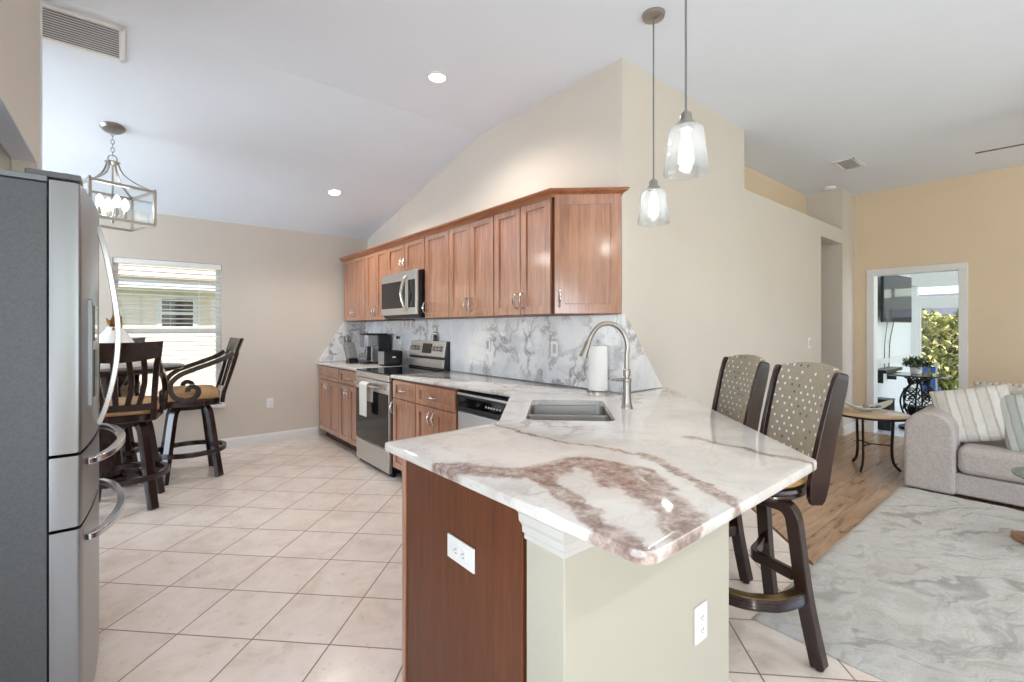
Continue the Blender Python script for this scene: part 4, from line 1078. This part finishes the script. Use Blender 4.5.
# ------------------------------------------------------------------ sofa (faces -X): local front=-y -> -X
SOFA=plain('sofa_chenille',rgb(186,177,172),.9,var=.13,scale=70,bump=.5)
so=thing('sofa','light grey fabric sofa with a rounded arm at the right edge','sofa',(4.95,-.35,0),RK)
SL2=1.27   # half length
def rbox(x0,x1,y0,y1,z0,z1,name,mat,parent,r=.05,seg=5,M=None):
    return MB().box(x0,x1,y0,y1,z0,z1,M).build(name,mat,parent,bevel=r,seg=seg)
rbox(-SL2+.3,SL2-.3,.03,.95,.03,.195,'base',SOFA,so,.02,3)
for s_ in(-1,1):
    a0,a1=(-SL2,-SL2+.315) if s_<0 else (SL2-.315,SL2)
    m=MB(); prof=[(a0,.02),(a0,.42)]+[((a0+a1)/2-(a1-a0)/2*cos(t)*1.0,.50+.155*sin(t)) for t in [pi*k/14 for k in range(1,14)]]+[(a1,.42),(a1,.02)]
    m.prism(prof,0,.95,Matrix(((1,0,0,0),(0,0,1,0),(0,1,0,0),(0,0,0,1)))); m.build('arm',SOFA,so,bevel=.03,seg=4,angle=40)
rbox(-SL2+.06,SL2-.06,.72,.98,.10,.74,'back_frame',SOFA,so,.06)
for k in range(2):
    a0=-SL2+.32+k*(SL2-.32); rbox(a0,a0+SL2-.325,.0,.78,.20,.41,'seat_cushion',SOFA,so,.055)
NUB=plain('nubby_cushion',rgb(192,184,172),.9,var=.15,scale=30,bump=.6)
for k in range(2):
    a0=-SL2+.33+k*(SL2-.32)
    m=MB(); 
    o=MB().box(a0,a0+SL2-.335,.55,.76,.41,.855,Matrix.Translation((0,.0,0))).build('back_cushion',NUB,so,bevel=.08,seg=5)
    m=MB()
    nb=24
    for i in range(nb):
        xx=a0+.04+(SL2-.41)*i/(nb-1); m.sphere((xx,.655,.852),.024,10,sc=(1,2.0,.9))
    m.build('nubby_top',NUB,o)
def pillow(name,w_,h_,loc,rot,mat,label,ribs=0,ribmat=None):
    t=thing(name,label,'cushion',loc); t.rotation_euler=rot; t['group']='throw cushions on the grey sofa'
    n=22; v=[];f=[]
    for sg in(1,-1):
        for j in range(n+1):
            for i in range(n+1):
                u=-1+2*i/n; q=-1+2*j/n
                th_=.075*(max(0,(1-u**4))*max(0,(1-q**4)))**.55
                pin=1-.06*(1-abs(q))*0-.05*(u*u*q*q<.5)*0
                cx1=u*w_/2*(1-.05*(1-q*q)); cz1=q*h_/2*(1-.05*(1-u*u))
                rb=.006*abs(sin(u*ribs*pi/2)) if ribs else 0
                v.append((cx1,sg*(th_+rb*(th_>.01)),cz1))
    N=(n+1)**2
    for j in range(n):
        for i in range(n):
            a=j*(n+1)+i; f.append((a,a+1,a+n+2,a+n+1)); f.append((N+a,N+a+n+1,N+a+n+2,N+a+1))
    o=MB().add(v,f,True).build('cover',mat,t,angle=180,sub=1)
    return t
def striped(name,c1,c2,c3,per):
    m=NT(name); p=m.obj(); sp=m.n('SeparateXYZ'); m.l(p,sp.inputs[0])
    fr=m.math('FRACT',m.math('MULTIPLY_ADD',sp.outputs[0],1/per,m.math('MULTIPLY',m.noise(p,20,3),.12)))
    c=m.ramp(fr,[(0,c1),(.35,c1),(.42,c3),(.5,c2),(.85,c2),(.93,c3)])
    m.set(c,.95,0,.1); m.bump(m.math('ADD',m.noise(p,120,3,.8),m.math('MULTIPLY',m.noise(p,36,2),1.0)),.9,.012); return m.m
P1M=striped('cushion_cream_stripes',rgb(242,239,232),rgb(230,225,216),rgb(204,194,182),.125)
P2M=striped('cushion_green_grey_stripes',rgb(222,223,216),rgb(196,201,195),rgb(172,178,173),.10)
pillow('throw_cushion',.50,.47,(5.27,.53,.63),(radians(-24),radians(-13),RK+radians(6)),P1M,'white and beige striped fuzzy cushion leaning on the sofa arm side',8)
pillow('throw_cushion',.50,.48,(5.22,.155,.635),(radians(-24),radians(-14),RK-radians(2)),P2M,'grey-green striped fuzzy cushion at the right edge of the picture',8)

# ------------------------------------------------------------------ round side table with glass dish
WTOP=plain('pale_wood_top',rgb(206,174,138),.3,var=.08,scale=14,coat=.3)
st_=thing('side_table','round side table with pale top and three curved black legs beside the sofa','table',(5.415,1.25,0))
MB().lathe([(.0001,.500),(.302,.500),(.302,.518),(.0001,.518)],56).build('table_rim',DKMETAL,st_)
MB().lathe([(.0001,.519),(.297,.519),(.297,.528),(.291,.532),(.0001,.532)],56).build('tabletop',WTOP,st_)
for k,a in enumerate((51,174,290)):
    a=radians(a); d=Vector((cos(a),sin(a),0))
    P=smoothpts([d*.17+Vector((0,0,.50)),d*.165+Vector((0,0,.35)),d*.16+Vector((0,0,.18)),d*.175+Vector((0,0,.07)),d*.225+Vector((0,0,.006))],5)
    MB().bar(P,.014,.022,up=d).build('leg',DKMETAL,st_,bevel=.002)
    MB().bar([d*.0+Vector((0,0,.235)),d*.16+Vector((0,0,.235))],.012,.010).build('stretcher',DKMETAL,st_)
gl=thing('glass_dish','boat-shaped pearly glass dish on the round side table','dish',(5.40,1.28,.532),radians(-45))
m=MB(); nu,nv=28,12; v=[];f=[]
for i in range(nu+1):
    u=-1+2*i/nu; 
    for j in range(nv+1):
        q=-1+2*j/nv; wdt=.085*(1-u*u)**.6+.006
        v.append((u*.235,q*wdt,.010+.105*abs(u)**2.2+.035*q*q*(1-u*u)))
for i in range(nu):
    for j in range(nv): a=i*(nv+1)+j; f.append((a,a+1,a+nv+2,a+nv+1))
o=m.add(v,f,True).build('bowl',plain('pearl_glass',rgb(214,216,206),.12,var=.06,scale=12),gl); s_=o.modifiers.new('s','SOLIDIFY'); s_.thickness=.006
MB().lathe([(.05,0),(.05,.006),(.02,.012)],24).build('foot',plain('pearl_glass_foot',rgb(200,202,196),.15),gl)
for k,(x_,y_,c_) in enumerate(((.06,.0,rgb(84,98,128)),(.12,.01,rgb(120,116,112)),(.005,.01,rgb(150,142,132)))):
    bl=MB().sphere((0,0,0),.030,18,sc=(1.25,.9,.62)).build('pebble',plain('pebble_%s'%('blue','grey','tan')[k],c_,.35,var=.15,scale=30),None)
    q=Matrix.Rotation(radians(-45),4,'Z')@Vector((x_,y_,0)); bl.location=(5.40+q.x,1.28+q.y,.532+.035+.01*k)
    tag(bl,('blue-grey','dark grey','tan')[k]+' polished stone lying in the pearly glass dish','stone')
dl=MB(); n=40; pts=[]
for k in range(n): a=2*pi*k/n; r=.085*(1+.06*sin(a*9)); pts.append((r*cos(a),r*sin(a)))
dl.prism(pts,0,.004)
o=dl.build('doily',plain('doily_white',rgb(234,232,224),.8,var=.06,scale=80,bump=.5),None,loc=(5.44,1.06,.5325)); tag(o,'small white lace doily at the front of the round side table','doily')

# round coffee table, only its edge in view
c_=XR*3.19+XF*2.72
kt=thing('coffee_table','round glass-topped coffee table barely entering at the right edge','table',(c_.x,c_.y,0))
MB().lathe([(.0001,.448),(.185,.448),(.190,.453),(.190,.457),(.185,.462),(.0001,.462)],56).build('tabletop',clear('table_glass',(.72,.82,.78,1),.18,.02,.25,(.8,.9,.85,1)),kt)
MB().lathe([(.0001,.436),(.178,.436),(.186,.442),(.186,.447),(.0001,.447)],56).build('metal_rim',plain('dull_silver_rim',rgb(130,132,122),.35,metal=.8),kt)
MB().lathe([(.10,.03),(.05,.06),(.035,.2),(.05,.4),(.09,.436)],28).build('pedestal',DKMETAL,kt)
MB().box(-.14,.14,-.14,.14,.03,.075,Matrix.Rotation(radians(38),4,'Z')).build('base',wood('coffee_base_wood',rgb(120,86,60),rgb(150,112,82),rgb(172,134,100),'X',.5),kt,bevel=.006)

# ------------------------------------------------------------------ sunroom beyond the doorway
SX=10.2; SY1=1.80; SZ=2.55
struct('floor_sunroom',MB().box(RX,SX+.14,-2.2,SY1+.1,-.05,-.001),plain('sunroom_tile',rgb(208,214,224),.25,var=.05,scale=6))
struct('ceiling_sunroom',MB().box(RX+.14,SX+.6,-2.3,SY1+.1,SZ,SZ+.08),CEIL)
SW=plain('sunroom_paint',rgb(226,230,228),.7,var=.02)
struct('wall_sunroom_left',MB().box(RX+.14,SX+.14,SY1,SY1+.1,0,SZ),SW)
sr=MB(); sr.box(RX+.14,7.6,-2.3,-2.2,0,SZ); sr.box(10.0,SX+.14,-2.3,-2.2,0,SZ); sr.box(7.6,10.0,-2.3,-2.2,2.35,SZ)
struct('wall_sunroom_right',sr,SW)
sf=MB(); 
sf.box(SX,SX+.14,1.72,SY1,0,2.03); sf.box(SX,SX+.14,-2.2,SY1,2.02,SZ); sf.box(SX,SX+.14,-2.2,1.72,1.72,1.86); sf.box(SX,SX+.14,-2.2,1.72,0,.08)
struct('wall_sunroom_far',sf,SW)
sw=MB()
for yy in (1.72,.80,-.10,-1.0,-1.9): sw.box(SX+.01,SX+.09,yy-.045,yy+.0,.08,1.72)
sw.box(SX+.02,SX+.08,-2.2,1.675,.08,.16); sw.box(SX+.02,SX+.08,-2.2,1.675,1.66,1.72)
for yy in (.85,-.1,-1.0): sw.box(SX+.02,SX+.08,yy-.03,yy,1.86,2.02)
wo=struct('window_5',sw,TRIM)
MB().box(SX+.05,SX+.054,-2.2,1.66,.16,1.66).build('pane',GLASS,wo)
struct('trim_3',MB().box(RX+.14,SX,SY1-.025,SY1,.82,.89).box(RX+.14,SX,SY1-.02,SY1,0,.12),TRIM)
# television on a swing arm
tv=thing('television','black flat television hung on the sunroom wall, seen through the doorway','television',(8.42,1.655,1.745),radians(180-5))
MB().box(-.56,.56,-.0,.035,-.335,.335).build('case',BLACK,tv,bevel=.006)
MB().box(-.545,.545,.035,.038,-.32,.32).build('screen',plain('tv_screen',rgb(16,20,24),.05,spec=.9),tv)
MB().box(-.1,.1,-.06,0,-.1,.1).box(-.03,.03,-.13,-.05,-.03,.03).build('wall_bracket',DKMETAL,tv)
cb=MB().tube(smoothpts([(8.98,1.70,1.95),(9.02,1.74,1.7),(8.9,1.77,1.4),(8.75,1.78,1.15),(8.7,1.78,.9),(8.68,1.78,.76)],6),.007,8).build('cable',plain('grey_cable',rgb(110,112,112),.6)); tag(cb,'thin grey cable hanging from the television down the wall','cable')
cb=MB().tube(smoothpts([(8.5,1.76,1.42),(8.48,1.785,1.1),(8.46,1.785,.9),(8.46,1.785,.74)],5),.006,8).build('cable',plain('grey_cable_b',rgb(120,122,122),.6)); tag(cb,'second, shorter cable dropping straight below the television','cable')
# dark wall shelf under the cables
sh=thing('wall_shelf','dark narrow shelf on the sunroom wall beside the scrollwork table','shelf',(8.35,1.66,.715))
MB().box(-.50,.42,-.02,.135,0,.045).build('top',BLACK,sh,bevel=.004)
for xx in (-.4,.32): MB().box(xx-.015,xx+.015,.03,.135,-.14,0).build('bracket',BLACK,sh,bevel=.003)
# scrollwork table
tx,ty=8.02,1.33
sc_=thing('scrollwork_table','round black glass table on a wrought iron scroll base in the sunroom','table',(tx,ty,0))
MB().lathe([(.0001,.70),(.325,.70),(.335,.706),(.335,.716),(.328,.722),(.0001,.722)],56).build('tabletop',plain('dark_glass_top',rgb(20,34,44),.05,spec=.9),sc_)
def scroll(turns,r0,n=22,sgn=1): return [((r0*(1-.8*k/n))*cos(sgn*turns*2*pi*k/n),(r0*(1-.8*k/n))*sin(sgn*turns*2*pi*k/n)) for k in range(n+1)]
for k in range(6):
    a=2*pi*k/6; M=Matrix.Rotation(a,4,'Z')
    m=MB(); P=smoothpts([(.16,0,.69),(.10,0,.64),(.09,0,.60),(.17,0,.48),(.20,0,.36),(.17,0,.22),(.10,0,.12),(.16,0,.03)],5); m.tube(P,.011,8,M=M,up=(0,1,0))
    for zc,r,s_ in ((.62,.055,1),(.50,.05,-1),(.40,.055,1),(.30,.055,-1),(.20,.05,1)):
        for side in(-1,1):
            rad=.17 if .25<zc<.55 else .12
            Mq=M@Matrix.Translation((rad,0,zc))@Matrix.Rotation(side*.5,4,'Z')
            m.tube([(0,side*(.055-.0)+x,y) for x,y in scroll(1.2,r,18,s_)],.007,6,M=Mq,up=(1,0,0))
    m.build('scroll_panel',DKMETAL,sc_)
MB().lathe([(.0001,0),(.21,0),(.21,.03),(.15,.05),(.12,.11),(.06,.12),(.0001,.12)],40).build('base',DKMETAL,sc_)
MB().lathe([(.075,.10),(.11,.16),(.125,.25),(.10,.30),(.0001,.30)],32).build('inner_vase',plain('dark_bronze',rgb(44,34,30),.4,metal=.4),sc_)
bx=thing('storage_box','small black box standing beside the scrollwork table','box',(7.70,1.66,0))
MB().box(-.12,.12,-.12,.12,0,.38).build('body',BLACK,bx,bevel=.01); MB().box(-.123,.123,-.123,.123,.38,.40).build('lid',BLACK,bx,bevel=.005)
def leafmesh(rnd,n,rx,ry,rz_,c,ls,shell=.35):
    m=MB()
    for k in range(n):
        while True:
            p=Vector((rnd.uniform(-1,1),rnd.uniform(-1,1),rnd.uniform(-1,1)))
            if p.length<1 and p.length>shell: break
        lump=1+.25*mn.noise(p*2.1+Vector((c[0],c[1],c[2])))
        q=Vector((c[0]+p.x*rx*lump,c[1]+p.y*ry*lump,c[2]+p.z*rz_*lump))
        M=Matrix.Translation(q)@Matrix.Rotation(rnd.uniform(0,6.3),4,'Z')@Matrix.Rotation(rnd.uniform(-1.2,1.2),4,'X')
        s_=ls*rnd.uniform(.6,1.3)
        m.add([(0,-s_,0),(s_*.42,0,s_*.14),(0,s_,0),(-s_*.42,0,s_*.14)],[(0,1,2,3)],False,M)
    return m
def foliage(name,c1,c2,c3):
    m=NT(name); p=m.pos(); c=m.ramp(m.noise(p,9,3),[(.3,c1),(.5,c2),(.68,c3)]); m.set(c,.55); m.b.inputs['Subsurface Weight'].default_value=0
    return m.m
GREEN=foliage('plant_green',rgb(44,58,30),rgb(72,88,46),rgb(104,112,62))
rnd=random.Random(3)
pp=thing('potted_plant','small leafy green plant in a white pot on the scrollwork table','plant',(tx+.0,ty+.03,.722))
MB().lathe([(.045,0),(.055,.01),(.065,.09),(.062,.09),(.052,.08),(.0001,.08)],28).build('pot',WHITE,pp)
leafmesh(rnd,260,.15,.15,.075,(0,0,.15),.035,.1).build('leaves',GREEN,pp)
# garden
struct('ground',MB().box(-30,40,-30,40,-.4,-.15),plain('lawn',rgb(120,130,84),.95,var=.2,scale=3))
FOL=foliage('garden_leaves',rgb(92,108,60),rgb(186,186,116),rgb(240,222,176))
FOL2=foliage('garden_leaves_dark',rgb(60,80,50),rgb(112,132,78),rgb(190,192,136))
def shrub(x,y,z,r,h,mat,label,n,seed,ls=.10):
    t=thing('garden_shrub',label,'shrub',(x,y,-.15),0,'shrubs outside the sunroom window'); rr=random.Random(seed)
    leafmesh(rr,n,r,r,h/2,(0,0,z),ls).build('foliage',mat,t)
    m=MB()
    for k in range(5):
        a=2*pi*k/5; m.tube([(0,0,0),(r*.25*cos(a),r*.25*sin(a),z*.6),(r*.5*cos(a),r*.5*sin(a),z)],.025,6)
    m.build('stems',plain('bark',rgb(120,104,88),.9),t)
shrub(13.2,1.9,.95,.95,1.7,FOL,'sunlit yellow-green shrub outside the sunroom window, left of the pair',2400,11)
shrub(13.6,.95,1.15,.85,2.2,FOL2,'darker green taller shrub outside the sunroom window, on the right',2400,12)
nh=thing('neighbour_house','white neighbouring house with a grey roof beyond the shrubs','building',(17.5,2.6,-.15))
MB().box(0,4,-5,3.2,0,1.75).build('wall',plain('stucco_white',rgb(226,222,216),.8),nh)
MB().prism([(-.6,1.70),(-.6,1.80),(2.0,2.55),(4.6,1.8),(4.6,1.7)],-5.4,3.6,Matrix(((1,0,0,0),(0,0,1,0),(0,1,0,0),(0,0,0,1)))).build('roof',plain('roof_grey',rgb(104,106,114),.8,var=.15,scale=8),nh)
MB().box(-.03,.0,-.4,.6,.7,1.45).build('window',BLACKG,nh)
gc=thing('garden_chair','blue and white outdoor chair seen low through the sunroom window','chair',(11.2,1.80,-.15),radians(90))
BLUE=plain('blue_slat',rgb(40,96,190),.4)
MB().box(-.22,.22,-.22,.22,.36,.40).build('seat',BLUE,gc,bevel=.008)
for k in range(4): MB().box(-.20+.105*k,-.13+.105*k,.20,.225,.40,.80).build('back_slat',BLUE,gc,bevel=.004)
for a in(-.2,.2):
    for b in(-.2,.2): MB().box(a-.02,a+.02,b-.02,b+.02,0,.36 if b<0 else .88).build('leg',TRIM,gc,bevel=.004)
# neighbour beyond the dining window
hb=thing('neighbour_house','cream neighbouring house with white eave seen through the dining window blinds','building',(0,9.95,-.4))
z0=.4
MB().box(-6,6,0,4,0,2.4).build('wall',plain('stucco_cream',rgb(238,222,204),.85,var=.03),hb)
MB().box(-6.4,6.4,-.42,.0,1.98+z0,2.02+z0).box(-6.4,6.4,-.44,-.40,1.98+z0,2.16+z0).build('eave',TRIM,hb)
MB().add([(-6.5,-.5,2.17+z0),(6.5,-.5,2.17+z0),(6.5,2.2,3.3+z0),(-6.5,2.2,3.3+z0),(-6.5,-.5,2.14+z0),(6.5,-.5,2.14+z0),(6.5,2.2,3.2+z0),(-6.5,2.2,3.2+z0)],[(0,1,2,3),(7,6,5,4),(0,4,5,1),(3,2,6,7),(0,3,7,4),(1,5,6,2)]).build('roof',plain('roof_peach',rgb(230,196,170),.8,var=.06,scale=10),hb)
wn2=MB().box(.38,.94,-.03,.02,1.30+z0,1.36+z0).box(.38,.94,-.03,.02,1.83+z0,1.89+z0).box(.38,.44,-.03,.02,1.361+z0,1.829+z0).box(.88,.94,-.03,.02,1.361+z0,1.829+z0).box(.441,.879,-.03,.02,1.56+z0,1.61+z0).build('window_frame',TRIM,hb)
MB().box(.44,.88,-.012,-.004,1.36+z0,1.83+z0).build('pane',BLACKG,wn2)
